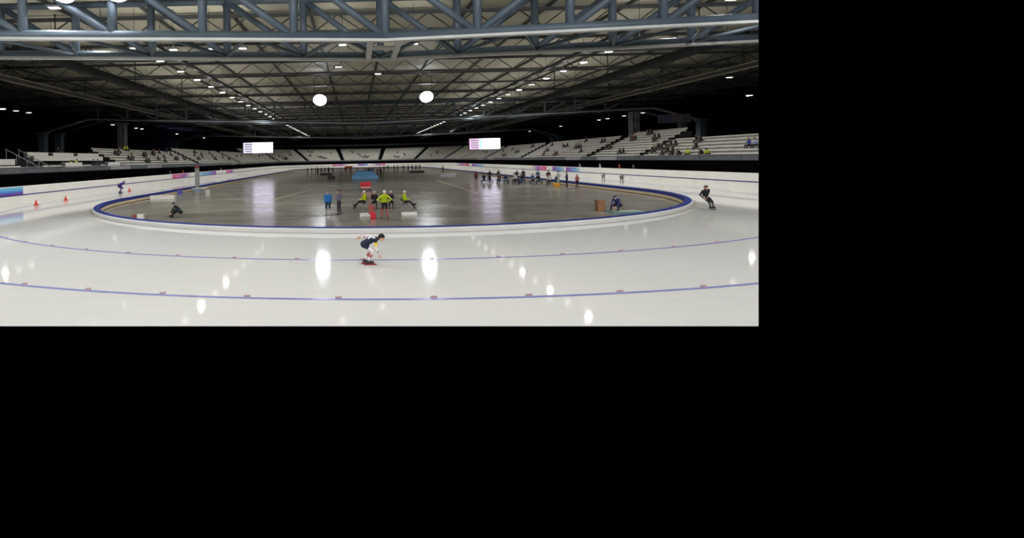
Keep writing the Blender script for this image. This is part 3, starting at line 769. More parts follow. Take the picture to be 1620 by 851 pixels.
def person(mesh, J, loc, rz, pal, label, hair=(40, 32, 28), capm=None, sc=1.03, group=None, brim=0.0, low=0.15):
    """pal: tag -> rgb"""
    o = bpy.data.objects.new('person', mesh); COL.objects.link(o)
    o.location = loc; o.rotation_euler = (0, 0, rz); o.scale = (sc, sc, sc)
    for i, tg in enumerate(mesh['order'].split(',')):
        sl = o.material_slots[i]; sl.link = 'OBJECT'
        sl.material = SKIN if tg in ('skin', 'neck') and tg not in pal else LIP if tg == 'lip' else cloth(tuple(pal.get(tg, pal.get({'hips': 'hips', 'hips2': 'top', 'sleeve': 'top', 'shin': 'leg', 'neck': 'skin', 'hand': 'skin'}.get(tg, tg), (60, 60, 64)))))
    tag(o, label, 'person', group)
    m = cap_mesh(J, brim=brim, low=low); m.build('cap' if capm else 'hair', cloth(capm) if capm else cloth(hair), o, True)
    c, f = Vector(J['head']), Vector(J['look']).normalized(); u = Vector(J.get('up', (0, 0, 1))); u = (u-f*u.dot(f)).normalized(); s = u.cross(f)
    m = MB()
    for e in (-1, 1): m.sphere(c+f*0.086+u*0.008+s*e*0.030, 0.0095, u=8, v=6)
    m.build('eyes', cloth((30, 26, 26)), o, True)
    return o

J_STAND = dict(pelvis=(0,0,0.93), chest=(0.0,0,1.24), neck=(-0.01,0,1.45), head=(0.02,0,1.58), look=(1,0,-0.1),
    sho_l=(0,0.18,1.39), sho_r=(0,-0.18,1.39), elb_l=(-0.03,0.25,1.11), elb_r=(-0.03,-0.25,1.11), wri_l=(0.05,0.24,0.87), wri_r=(0.05,-0.24,0.87),
    hand_l=(0.15,0,-1), hand_r=(0.15,0,-1), hip_l=(0,0.09,0.90), hip_r=(0,-0.09,0.90), kne_l=(0.03,0.12,0.49), kne_r=(0.02,-0.12,0.49),
    ank_l=(0,0.14,0.08), ank_r=(-0.02,-0.14,0.08), toe_l=(0.17,0.17,0.036), toe_r=(0.15,-0.17,0.036))
J_HIPS = dict(J_STAND, elb_l=(-0.12,0.42,1.18), elb_r=(-0.12,-0.42,1.18), wri_l=(0.02,0.24,1.00), wri_r=(0.02,-0.24,1.00), hand_l=(0.6,-0.5,-0.4), hand_r=(0.6,0.5,-0.4),
    kne_l=(0.03,0.14,0.49), ank_l=(0,0.18,0.08), toe_l=(0.16,0.23,0.036), kne_r=(0.02,-0.13,0.49), ank_r=(-0.02,-0.17,0.08), toe_r=(0.14,-0.22,0.036))
J_TALK = dict(J_STAND, elb_l=(0.02,0.26,1.12), wri_l=(0.20,0.12,1.14), hand_l=(0.7,-0.5,0.25), elb_r=(0.0,-0.27,1.12), wri_r=(0.2,-0.16,1.05), hand_r=(0.8,0.3,0.1), look=(1,0.3,-0.1), palm_l=(-0.3,-0.3,1), palm_r=(-0.2,0.2,1))
J_SIT = dict(pelvis=(0,0,0.54), chest=(0.05,0,0.86), neck=(0.08,0,1.06), head=(0.13,0,1.19), look=(1,0,-0.15),
    sho_l=(0.07,0.18,1.0), sho_r=(0.07,-0.18,1.0), elb_l=(0.12,0.25,0.74), elb_r=(0.12,-0.25,0.74), wri_l=(0.34,0.17,0.68), wri_r=(0.34,-0.17,0.68),
    hand_l=(1,-0.15,-0.15), hand_r=(1,0.15,-0.15), palm_l=(0,0,-1), palm_r=(0,0,-1), hip_l=(0,0.09,0.53), hip_r=(0,-0.09,0.53), kne_l=(0.43,0.13,0.53), kne_r=(0.43,-0.13,0.53),
    ank_l=(0.42,0.13,0.09), ank_r=(0.46,-0.13,0.09), toe_l=(0.58,0.16,0.036), toe_r=(0.62,-0.16,0.036))
J_SITLEAN = dict(J_SIT, chest=(0.16,0,0.82), neck=(0.27,0,0.99), head=(0.36,0,1.09), look=(1,0,-0.5), sho_l=(0.24,0.18,0.94), sho_r=(0.24,-0.18,0.94),
    elb_l=(0.34,0.24,0.70), elb_r=(0.34,-0.24,0.70), wri_l=(0.52,0.06,0.62), wri_r=(0.52,-0.06,0.62), hand_l=(0.7,-0.3,-0.5), hand_r=(0.7,0.3,-0.5),
    kne_l=(0.42,0.19,0.54), kne_r=(0.42,-0.19,0.54), ank_l=(0.40,0.18,0.09), ank_r=(0.40,-0.18,0.09), toe_l=(0.55,0.22,0.036), toe_r=(0.55,-0.22,0.036))
J_SITOUT = dict(J_SIT, kne_l=(0.44,0.12,0.50), kne_r=(0.42,-0.12,0.53), ank_l=(0.82,0.14,0.22), ank_r=(0.70,-0.15,0.10), toe_l=(0.92,0.16,0.33), toe_r=(0.86,-0.17,0.05), chest=(-0.02,0,0.86), neck=(-0.02,0,1.06), head=(0.03,0,1.19), sho_l=(-0.02,0.18,1.0), sho_r=(-0.02,-0.18,1.0), elb_l=(0.08,0.24,0.76), elb_r=(0.08,-0.24,0.76), wri_l=(0.30,0.15,0.70), wri_r=(0.30,-0.15,0.70))
# crouching low, hands to one foot (tying a skate)
J_CROUCH = dict(pelvis=(-0.12,0,0.34), chest=(0.12,0,0.60), neck=(0.25,0,0.75), head=(0.35,0,0.82), look=(1,0,-0.55), sho_l=(0.2,0.18,0.70), sho_r=(0.2,-0.18,0.70),
    elb_l=(0.36,0.24,0.46), elb_r=(0.34,-0.22,0.46), wri_l=(0.52,0.12,0.28), wri_r=(0.50,-0.08,0.26), hand_l=(0.6,-0.3,-0.7), hand_r=(0.6,0.3,-0.7),
    hip_l=(-0.12,0.10,0.32), hip_r=(-0.12,-0.10,0.32), kne_l=(0.25,0.20,0.46), kne_r=(0.24,-0.26,0.34), ank_l=(0.36,0.16,0.09), ank_r=(0.62,-0.14,0.09), toe_l=(0.52,0.18,0.036), toe_r=(0.77,-0.12,0.06))
# skater leaning through the bend, one leg reaching out to the side
J_TURN = dict(pelvis=(0,0,0.66), chest=(0.22,0.10,0.90), neck=(0.36,0.17,1.03), head=(0.46,0.21,1.10), look=(1,0.1,-0.25), sho_l=(0.30,0.30,0.94), sho_r=(0.28,-0.02,1.04),
    elb_l=(0.24,0.36,0.68), elb_r=(0.05,-0.28,1.0), wri_l=(0.40,0.30,0.50), wri_r=(-0.14,-0.42,0.92), hand_l=(0.6,-0.2,-0.7), hand_r=(-0.8,-0.4,-0.3),
    hip_l=(0,0.11,0.66), hip_r=(-0.02,-0.08,0.68), kne_l=(0.30,0.16,0.46), kne_r=(0.10,-0.32,0.42), ank_l=(0.06,0.06,0.19), ank_r=(-0.04,-0.62,0.20), toe_l=(0.24,0.07,0.13), toe_r=(0.14,-0.66,0.14))
J_GLIDE = dict(pelvis=(-0.1,0,0.70), chest=(0.15,0,0.88), neck=(0.32,0,0.97), head=(0.44,0,1.0), look=(1,0,-0.2), sho_l=(0.26,0.17,0.94), sho_r=(0.26,-0.17,0.94),
    elb_l=(0.06,0.26,0.86), elb_r=(0.06,-0.26,0.86), wri_l=(-0.16,0.08,0.92), wri_r=(-0.16,-0.08,0.90), hand_l=(-0.9,-0.5,0), hand_r=(-0.9,0.5,0),
    hip_l=(-0.1,0.09,0.68), hip_r=(-0.1,-0.09,0.68), kne_l=(0.20,0.13,0.47), kne_r=(0.16,-0.13,0.48), ank_l=(0.02,0.11,0.19), ank_r=(-0.1,-0.13,0.19), toe_l=(0.2,0.11,0.13), toe_r=(0.08,-0.14,0.13))
# skater coming round the bend towards the camera, leaning over to his right
J_LEAN = dict(pelvis=(-0.05,0.05,0.74), chest=(0.12,-0.05,1.00), neck=(0.24,-0.12,1.15), head=(0.32,-0.17,1.24), look=(1,-0.2,-0.2), sho_l=(0.20,0.06,1.12), sho_r=(0.20,-0.28,1.06),
    elb_l=(0.02,0.20,0.96), elb_r=(0.12,-0.38,0.84), wri_l=(-0.14,0.04,0.92), wri_r=(0.28,-0.30,0.70), hand_l=(-0.8,-0.5,0), hand_r=(0.7,0.2,-0.6),
    hip_l=(-0.05,0.14,0.72), hip_r=(-0.05,-0.05,0.70), kne_l=(0.16,0.27,0.46), kne_r=(0.20,0.08,0.45), ank_l=(-0.02,0.46,0.19), ank_r=(0.02,0.26,0.19), toe_l=(0.16,0.44,0.13), toe_r=(0.20,0.25,0.13))
# the racing skater in the foreground: deep crouch, right arm hanging forward, left arm swung up behind
J_MAIN = dict(pelvis=(-0.12,0,0.70), chest=(0.13,0,0.855), neck=(0.345,0,0.875), head=(0.475,0,0.905), look=(1,-0.05,-0.38), up=(0.3,0,1),
    sho_l=(0.27,0.17,0.87), sho_r=(0.28,-0.16,0.85), elb_r=(0.285,-0.24,0.59), wri_r=(0.375,-0.20,0.385), hand_r=(0.55,0.05,-0.85), palm_r=(-0.5,0.4,-0.3),
    elb_l=(0.04,0.33,0.93), wri_l=(-0.20,0.37,0.87), hand_l=(-0.95,0.1,-0.12), palm_l=(0,-1,-0.2),
    hip_l=(-0.13,0.10,0.69), hip_r=(-0.11,-0.10,0.69), kne_r=(0.195,-0.13,0.475), kne_l=(0.125,0.13,0.475), ank_r=(0.02,-0.09,0.15), ank_l=(-0.085,0.10,0.15),
    toe_r=(0.19,-0.09,0.100), toe_l=(0.08,0.11,0.100))
STD = {'shin': 'shin', 'thigh': 'leg'}
ME = {}
ME['stand'] = figure('standing_body', J_STAND, STD); ME['hips'] = figure('standing_body', J_HIPS, {'shin': [('leg', 0.12), ('shin', 1.0)], 'thigh': [('hips', 0.75), ('leg', 1.0)]})
ME['talk'] = figure('talking_body', J_TALK, STD); ME['sit'] = figure('sitting_body', J_SIT, STD); ME['lean'] = figure('leaning_body', J_SITLEAN, STD)
ME['out'] = figure('sitting_body', J_SITOUT, STD); ME['crouch'] = figure('crouching_body', J_CROUCH, STD)
ME['tilt'] = figure('skating_body', J_LEAN, STD); ME['glide'] = figure('skating_body', J_GLIDE, STD)
def main_over(cen, nor, idx, order):
    W = order.index('panel'); T = order.index('top')
    import numpy as np
    k = (idx == T) & (nor[:, 2] > 0.35) & (cen[:, 0] > 0.02) & (cen[:, 0] < 0.27) & (np.abs(cen[:, 1]) < 0.13)
    idx[k] = W; return idx
ME['main'] = figure('racing_body', J_MAIN, {'thigh': [('hips', 0.42), ('white', 1.0)], 'shin': [('white', 0.3), ('red', 0.62), ('white', 1.0)], 'calf': 'red2',
    'uarm_r': [('top', 0.30), ('yellow', 0.80), ('white', 1.0)], 'farm_r': [('white', 0.45), ('grey', 0.75), ('white', 1.0)], 'uarm_l': [('top', 0.35), ('white', 1.0)], 'farm_l': [('white', 0.4), ('red2', 0.8), ('white', 1.0)]}, 0.0085, (['panel'], main_over))
JJ = dict(stand=J_STAND, hips=J_HIPS, talk=J_TALK, sit=J_SIT, lean=J_SITLEAN, out=J_SITOUT, crouch=J_CROUCH, glide=J_GLIDE, tilt=J_LEAN, main=J_MAIN)
BLADE = M('blade_steel', (120, 120, 126), 0.3, 0.05, 10, metal=0.7); BLADER = M('blade_red', (126, 30, 34), 0.4, 0.1, 10)
def skates(o, J, boot, blade, tilt=None):
    for s in ('l', 'r'):
        an, toe = Vector(J['ank_'+s]), Vector(J['toe_'+s]); d = toe-an; d.z = 0; d.normalize()
        mid = an+d*0.06; mid.z = 0.0
        m = MB()
        m.bar(mid-d*0.21+Vector((0,0,0.013)), mid+d*0.23+Vector((0,0,0.013)), 0.010, 0.026)
        m.bar(mid-d*0.19+Vector((0,0,0.040)), mid+d*0.19+Vector((0,0,0.040)), 0.026, 0.026)
        for q in (-0.08, 0.10): m.bar(mid+d*q+Vector((0,0,0.04)), mid+d*q+Vector((0,0,toe.z-0.02)), 0.03)
        m.build('skate_blade', blade, o)
        m = MB(); m.bar(an-d*0.06+Vector((0,0,toe.z-an.z)), an+d*0.17+Vector((0,0,toe.z-an.z)), 0.039, 0.034, seg=12)
        m.sphere(an+d*0.17+Vector((0,0,toe.z-an.z)), 0.0345); m.sphere(an-d*0.06+Vector((0,0,toe.z-an.z)), 0.0395)
        m.bar(an-d*0.02+Vector((0,0,toe.z-an.z)), an+Vector((0,0,0.03)), 0.047, 0.044, seg=12)
        m.build('boot', boot, o, True)
def put(pose, loc, rz, pal, label, **kw):
    o = person(ME[pose], JJ[pose], loc, rz, pal, label, **kw)
    return o
NAVY = (26, 30, 56); DK = (24, 25, 28)  # skater and infield positions below were worked out from image pixels
# 1 the racer
sk = put('main', (0.36, 17.02, 0.0), 0.0, dict(top=NAVY, hips=NAVY, hips2=NAVY, white=(226, 220, 222), panel=(206, 208, 218), red=(184, 92, 96), red2=(200, 150, 152), yellow=(232, 200, 30), grey=(150, 142, 148), sleeve=(226, 220, 222), shoe=(70, 72, 70), shin=(226, 220, 222)),
    'person speed skating in deep crouch, navy and white suit, yellow armband', capm=(20, 22, 24), sc=1.0, low=0.42)
skates(sk, J_MAIN, cloth((58, 62, 60)), BLADER)
# other skaters
o = put('tilt', (22.15, 31.6, 0.0), -PI/2, dict(top=DK, hips=(206, 204, 198), hips2=DK, leg=DK, shin=(92, 94, 94), shoe=DK), 'person skating towards camera at right, black suit with pale waistband', capm=(72, 72, 66), sc=1.14)
skates(o, J_LEAN, cloth(DK), BLADE)
o = put('glide', (-28.6, 60.5, 0.0), PI/2-0.4, dict(top=(58, 50, 130), hips=(40, 36, 92), hips2=(58, 50, 130), leg=(58, 50, 130), shin=(150, 140, 196), shoe=DK), 'person in purple suit skating along the left crash pads', capm=(40, 40, 90), sc=1.3)
skates(o, J_GLIDE, cloth(DK), BLADE)
for x, y, lab in ((32.4, 65.2, 'person in pale grey suit skating by the right pads, left of the pair'), (32.9, 61.6, 'person in darker grey suit skating by the right pads, right of the pair')):
    g = (150, 150, 148) if 'pale' in lab else (104, 106, 108)
    o = put('glide', (x, y, 0), -PI/2-0.3, dict(top=g, hips=g, hips2=g, leg=g, shin=g, shoe=DK), lab, capm=(70, 70, 70)); skates(o, J_GLIDE, cloth(DK), BLADE)
# infield, near group; infield positions below were scaled outward about the camera
put('stand', (-1.95, 34.56, 0), PI/2+0.2, dict(top=(24, 104, 176), hips=(14, 48, 62), leg=(14, 48, 62), shin=(150, 142, 136), shoe=DK), 'person standing in bright blue jacket and dark shorts, back to camera', hair=(150, 116, 88), sc=1.04)
put('talk', (-1.21, 35.32, 0), PI-0.5, dict(top=(112, 106, 124), hips=(52, 50, 60), leg=(52, 50, 60), shin=(52, 50, 60), shoe=DK), 'person standing in mauve grey top and dark trousers, beside blue jacket', hair=(92, 40, 40))
def vest(o, J, rgb=(206, 224, 22)):
    """high visibility vest: a shell around the ribs with shoulder straps"""
    pel, che, nec = Vector(J['pelvis']), Vector(J['chest']), Vector(J['neck']); ax = (nec-pel).normalized()
    s = (Vector(J['sho_l'])-Vector(J['sho_r'])).normalized(); f = s.cross(ax)
    m = MB(); rings = []
    for q, (a, b) in ((0.16, (0.215, 0.165)), (0.35, (0.20, 0.155)), (0.6, (0.205, 0.155)), (0.8, (0.20, 0.145)), (0.97, (0.12, 0.10))):
        c = pel.lerp(nec, q)
        rings.append([m.bm.verts.new(c+s*a*math.cos(2*PI*k/24)+f*b*math.sin(2*PI*k/24)) for k in range(24)])
    for A, B in zip(rings[:-1], rings[1:]):
        for k in range(24): m.bm.faces.new((A[k], A[(k+1) % 24], B[(k+1) % 24], B[k]))
    bmesh.ops.solidify(m.bm, geom=list(m.bm.faces), thickness=0.012)
    v = m.build('vest', cloth(rgb), o, True); v['label'] = 'bright yellow vest'
o = put('out', (0.67, 39.44, 0), PI+0.15, dict(top=(196, 214, 26), hips=DK, leg=DK, shin=DK, shoe=DK), 'person in yellow vest and white cap seated, legs stretched to the left', capm=(232, 222, 216), sc=1.07); vest(o, J_SITOUT)
o = put('hips', (1.86, 32.61, 0), PI/2, dict(top=(196, 214, 26), hips=(26, 26, 34), hips2=(26, 26, 34), leg=(166, 70, 66), shin=(166, 70, 66), shoe=(30, 32, 60)), 'person in yellow vest and white cap standing, back to camera, red socks', capm=(236, 232, 226), sc=1.07); vest(o, J_HIPS)
o = put('out', (3.74, 38.57, 0), 0.15, dict(top=(196, 214, 26), hips=DK, leg=DK, shin=DK, shoe=DK), 'person in yellow vest and white cap seated, legs stretched to the right', capm=(240, 226, 220), sc=1.07); vest(o, J_SITOUT)
put('sit', (1.46, 39.66, 0), -PI/2, dict(top=(26, 26, 40), hips=DK, leg=DK, shin=DK, shoe=DK), 'person in black jacket seated between the yellow vests, facing camera', capm=(196, 196, 200))
put('sit', (2.76, 39.66, 0), -PI/2, dict(top=(44, 34, 60), hips=DK, leg=DK, shin=DK, shoe=DK), 'person in dark purple jacket seated between the yellow vests, right', capm=(206, 204, 200))
CHM = M('chair_dark', (30, 30, 34), 0.5, 0.1, 5)
def folding_chair(x, y, rz, label):
    t = thing('folding_chair', label, 'chair', (x, y, 0), rz, 'dark folding chairs of the course officials')
    m = MB(); m.box((0, 0, 0.41), (0.42, 0.44, 0.035), bevel=0.012); m.build('seat', CHM, t)
    m = MB(); m.box((-0.24, 0, 0.74), (0.03, 0.44, 0.22), ry=-0.12, bevel=0.01); m.build('backrest', CHM, t)
    for s in (-1, 1):
        m = MB(); m.bar((0.20, s*0.21, 0), (-0.26, s*0.21, 0.84), 0.014, seg=8); m.build('leg', RAILL, t)
        m = MB(); m.bar((-0.22, s*0.19, 0), (0.16, s*0.19, 0.40), 0.014, seg=8); m.build('leg', RAILL, t)
for x, y, rz, lab in ((0.67, 39.44, PI+0.15, 'dark folding chair under the seated person with legs to the left'), (3.74, 38.57, 0.15, 'dark folding chair under the seated person with legs to the right'),
                      (1.46, 39.66, -PI/2, 'dark folding chair under person in black jacket between yellow vests'), (2.76, 39.66, -PI/2, 'dark folding chair under person in dark purple jacket')):
    folding_chair(x, y, rz, lab)
def crate(x, y, d, mat, label, name='crate', grp=None):
    t = thing(name, label, name.replace('_', ' '), (x, y, 0), 0, grp)
    m = MB(); m.box((0, 0, d[2]*0.42), (d[0], d[1], d[2]*0.84), bevel=0.02); m.build('body', mat, t)
    m = MB(); m.box((0, 0, d[2]*0.92), (d[0]+0.03, d[1]+0.03, d[2]*0.16), bevel=0.015); m.build('lid', mat, t)
    return t
crate(0.67, 34.13, (0.85, 0.6, 0.20), WHITE, 'flat white case on the floor left of the red bag', 'equipment_case')
crate(3.63, 34.35, (1.05, 0.6, 0.18), WHITE, 'flat white case on the floor right of the standing yellow vest', 'equipment_case')
REDB = M('bag_red', (196, 28, 48), 0.6, 0.15, 6); DULR = M('bag_dull_red', (150, 74, 68), 0.7, 0.15, 6)
t = thing('kit_bag', 'upright red kit bag left of the standing yellow vest', 'bag', (1.06, 32.51, 0))
m = MB(); m.box((0.03, 0, 0.22), (0.36, 0.3, 0.44), bevel=0.06); m.build('lower_pocket', REDB, t)
m = MB(); m.box((-0.06, 0.08, 0.62), (0.40, 0.28, 0.66), bevel=0.08); m.build('body', DULR, t)
m = MB(); m.bar((-0.2, 0.06, 0.95), (-0.06, 0.06, 1.04), 0.02, seg=8); m.bar((-0.06, 0.06, 1.04), (0.08, 0.06, 0.95), 0.02, seg=8); m.build('handle', cloth(DK), t)
# red service cart and blue draped stage
t = thing('service_cart', 'small red cart on the infield in front of the blue stage', 'cart', (1.25, 61.76, 0))
m = MB(); m.box((0, 0, 0.78), (1.35, 1.0, 0.58), bevel=0.08); m.build('hood', REDB, t)
m = MB(); m.box((0, 0, 0.44), (1.2, 0.9, 0.12)); m.build('band', WHITE, t)
m = MB(); m.box((0, 0, 0.29), (1.3, 1.0, 0.2), bevel=0.04); m.build('chassis', DULR, t)
for sx in (-1, 1):
    for sy in (-1, 1):
        m = MB(); m.bar((sx*0.5-0.06, sy*0.42, 0.17), (sx*0.5+0.06, sy*0.42, 0.17), 0.17, seg=16); m.build('wheel', CHM, t)
BLUEL = M('drape_blue', (132, 188, 234), 0.7, 0.08, 0.8); BLUED = M('drape_deep_blue', (112, 172, 226), 0.7, 0.08, 0.8)
t = thing('draped_stage', 'light blue draped stage with sloping sides in the middle of the infield', 'stage', (1.90, 101.09, 0))
m = MB(); b = [(-2.55, -1.5), (2.55, -1.5), (2.55, 1.5), (-2.55, 1.5)]
vb = [m.bm.verts.new((x, y, 0.55)) for x, y in b]; vt = [m.bm.verts.new((x*0.62, y*0.55, 1.5)) for x, y in b]
m.bm.faces.new(vb); m.bm.faces.new(vt)
for i in range(4): m.bm.faces.new((vb[i], vb[(i+1) % 4], vt[(i+1) % 4], vt[i]))
m.build('sloping_cover', BLUED, t)
m = MB(); m.box((0, 0, 0.275), (5.3, 3.1, 0.55), bevel=0.05); m.build('base', BLUEL, t)
crate(-20.75, 53.6, (2.55, 0.6, 0.42), WHITE, 'long low white box on the infield at left, near the kerb', 'storage_box')
t = thing('kerb_block', 'red and white foam block just inside the kerb at left', 'foam block', (-15.28, 35.00, 0))
m = MB(); m.box((0.15, 0, 0.17), (0.46, 0.3, 0.34), bevel=0.03); m.build('white_end', WHITE, t)
m = MB(); m.box((-0.22, 0, 0.17), (0.28, 0.3, 0.33), bevel=0.03); m.build('red_end', DULR, t)
put('crouch', (-12.73, 35.76, 0), PI-0.1, dict(top=(26, 36, 50), hips=DK, leg=DK, shin=DK, shoe=DK), 'person in dark clothes crouching on left of infield, reaching to foot', capm=(36, 52, 74), sc=1.1)
# person on a mat at right
put('crouch', (17.99, 34.24, 0.06), -PI/2-0.9, dict(top=(56, 60, 120), hips=DK, leg=DK, shin=DK, shoe=DK), 'person in violet blue top and black trousers crouching on a teal mat', hair=(70, 60, 90), sc=1.12)
t = thing('floor_mat', 'teal edged pale mat under the crouching person at right', 'mat', (18.31, 33.91, 0))
m = MB(); m.box((0, 0, 0.02), (2.3, 1.3, 0.04), bevel=0.01); m.build('edge', M('mat_teal', (40, 132, 128), 0.7), t)
m = MB(); m.box((0, 0, 0.047), (2.05, 1.05, 0.018)); m.build('pad', M('mat_pale', (168, 172, 164), 0.7), t)
crate(17.07, 34.89, (0.5, 0.5, 0.75), M('box_tan', (150, 104, 72), 0.7), 'tan box beside the crouching person at right', 'cardboard_box')
# table and post beside the left kerb
t = thing('trestle_table', 'white topped table with small things beside left kerb', 'table', (-19.07, 60.89, 0))
m = MB(); m.box((0, 0, 0.72), (1.8, 0.75, 0.05), bevel=0.01); m.build('table_top', WHITE, t)
for sx in (-1, 1):
    for sy in (-1, 1):
        m = MB(); m.bar((sx*0.8, sy*0.3, 0), (sx*0.75, sy*0.28, 0.7), 0.025, seg=8); m.build('leg', RAIL, t)
crate(-17.88, 60.24, (0.5, 0.4, 0.5), M('box_pale', (196, 196, 186), 0.6), 'pale box on the floor right of the white table', 'storage_box')
crate(-21.67, 61.33, (0.55, 0.4, 0.55), M('box_violet', (92, 92, 180), 0.6), 'violet blue box on the floor left of the white table', 'storage_box')
t = thing('timing_post', 'tall grey post with dark red head at the left kerb', 'post', (-21.75, 68.4, 0))
m = MB(); m.box((0, 0, 1.6), (0.5, 0.4, 3.0), bevel=0.04); m.build('column', RAILL, t)
m = MB(); m.box((0, 0, 0.05), (1.0, 0.9, 0.1)); m.build('foot', M('post_blue', (110, 160, 210), 0.5), t)
m = MB(); m.box((0, -0.1, 3.3), (0.5, 0.6, 0.4), bevel=0.05); m.bar((0, -0.4, 3.3), (0, -0.52, 3.3), 0.13, seg=14); m.build('camera_head', M('post_red', (120, 52, 48), 0.5), t)
# crowd and benches along the right kerb
BT = M('bench_teal', (30, 96, 128), 0.6, 0.1, 2); BB = M('bench_blue', (34, 64, 130), 0.6, 0.1, 2)
def bench(x, y, L, rz, mat, label):
    t = thing('bench', label, 'bench', (x, y, 0), rz, 'benches along the right kerb')
    m = MB(); m.box((0, 0, 0.42), (0.42, L, 0.08), bevel=0.02); m.build('seat', mat, t)
    for s in (-1, 1):
        for q in (-1, 1):
            m = MB(); m.box((q*0.16, s*(L/2-0.2), 0.19), (0.05, 0.05, 0.38)); m.build('leg', CHM, t)
BX = [(19.50, 74.00), (21.45, 72.70), (23.40, 71.40), (25.35, 70.10), (26.55, 66.91)]
for i, (x, y) in enumerate(BX):
    bench(x, y, 2.0, -PI/2-0.58+PI, (BT, BB)[i % 2], '%s padded bench along right kerb, %s from the left' % (('teal', 'blue')[i % 2], nth(i)))
pals = [dict(top=(20, 22, 30)), dict(top=(36, 40, 52)), dict(top=(96, 60, 66)), dict(top=(34, 60, 96)), dict(top=(204, 196, 200)), dict(top=(22, 26, 40)), dict(top=(60, 92, 130)), dict(top=(18, 20, 24)), dict(top=(200, 204, 196)), dict(top=(30, 34, 80)), dict(top=(150, 66, 72)), dict(top=(24, 24, 28))]
names = ['black jacket', 'slate jacket', 'maroon jacket', 'navy blue jacket', 'white top', 'dark navy coat', 'light blue jacket', 'plain black coat', 'pale green white coat', 'royal blue jacket', 'brick red jacket', 'charcoal jacket']
k = 0
for i, (x, y) in enumerate(BX):
    for s in (-0.45, 0.45):
        tx, ty = math.cos(-0.58), math.sin(-0.58)
        pose = ('sit', 'lean')[k % 2]
        p_ = pals[k % 12]; legs = ((26, 26, 30), (40, 60, 92), (20, 22, 26), (30, 84, 100))[k % 4]
        put(pose, (x+tx*s, y+ty*s, 0.0), -PI/2-0.58+(-0.2 if k % 3 else 0.3), dict(p_, hips=legs, leg=legs, shin=legs, shoe=DK), 'person in %s seated on %s bench from the left by right kerb' % (names[k % 12], nth(i)), capm=None if k % 3 else (30, 30, 34), sc=1.12)
        k += 1
put('stand', (18.20, 75.30, 0), PI/2, dict(top=(84, 32, 44), hips=(20, 22, 50), leg=(20, 22, 50), shin=(96, 66, 64), shoe=DK), 'person standing alone in maroon top, left of the seated crowd', sc=1.05)
put('hips', (26.30, 64.67, 0), PI, dict(top=(176, 190, 184), hips=(176, 190, 184), leg=(176, 190, 184), shin=(150, 170, 170), shoe=DK), 'person standing in pale clothes at right end of the crowd', sc=1.12)
put('talk', (26.55, 68.60, 0), -2.2, dict(top=DK, hips=DK, leg=DK, shin=DK, shoe=DK), 'person standing in black behind the crowd at right kerb', sc=1.12)
put('stand', (25.35, 75.30, 0), -1.9, dict(top=(30, 34, 50), hips=DK, leg=DK, shin=DK, shoe=DK), 'person standing in navy jacket behind the middle of the crowd', sc=1.12)
put('talk', (22.32, 77.80, 0), -1.3, dict(top=(60, 58, 66), hips=DK, leg=DK, shin=DK, shoe=DK), 'person standing in grey jacket behind the left of the crowd', sc=1.12)
put('stand', (26.55, 59.73, 0.0), -2.6, dict(top=(170, 90, 100), hips=(20, 22, 40), leg=(20, 22, 40), shin=(20, 22, 40), shoe=DK), 'person standing in pink red jacket near the right kerb', sc=0.95)
for x, y, rz, pz, q, lab in ((24.05, 74.33, -1.4, 'hips', 0, 'person standing in black with elbows out behind third bench'), (26.30, 71.87, -2.0, 'stand', 6, 'person standing in light blue behind fourth bench by right kerb'),
                            (20.59, 76.50, -1.2, 'hips', 7, 'person standing in plain black behind first bench by right kerb'), (26.30, 62.05, 3.0, 'talk', 9, 'person standing in royal blue right of the pale clothed person'), (22.97, 69.35, 1.8, 'crouch', 3, 'person in navy blue crouching in front of the third bench')):
    put(pz, (x, y, 0), rz, dict(pals[q], hips=DK, leg=DK, shin=DK, shoe=DK), lab, sc=1.1)
YEL = M('bag_amber', (214, 150, 30), 0.6, 0.1, 6)
t = thing('kit_bag', 'amber kit bag on the floor at right end of the crowd', 'bag', (25.5, 63.2, 0), -0.5)
m = MB(); m.box((0, 0, 0.22), (0.85, 0.4, 0.44), bevel=0.12); m.build('body', YEL, t)
m = MB(); m.bar((-0.2, 0, 0.44), (0, 0, 0.54), 0.02, seg=8); m.bar((0, 0, 0.54), (0.2, 0, 0.44), 0.02, seg=8); m.build('handle', cloth(DK), t)
# people behind the right pads, on the walkway
for x, y, c, lab in ((38.05, 84.5, (150, 176, 210), 'person in pale blue behind the right crash pads'), (38.05, 77.5, (206, 200, 186), 'person in cream top behind the right crash pads'),
                     (38.05, 71.8, (150, 40, 40), 'person in red top behind the right crash pads'), (38.05, 68.2, (60, 62, 60), 'person in dark grey behind the right crash pads')):
    put('stand', (x, y, 0.45), PI, dict(top=c, hips=DK, leg=DK, shin=DK, shoe=DK), lab, capm=c)
for x, y, c, lab in ((-32.7, 88.0, (50, 70, 120), 'person in blue behind the left crash pads'), (-32.7, 94.5, (160, 40, 52), 'person in red behind the left pads, above the pink banner'), (-32.7, 121, (190, 80, 90), 'person in pinkish red behind the left pads, far along')):
    put('stand', (x, y, 0.45), 0, dict(top=c, hips=DK, leg=DK, shin=DK, shoe=DK), lab)
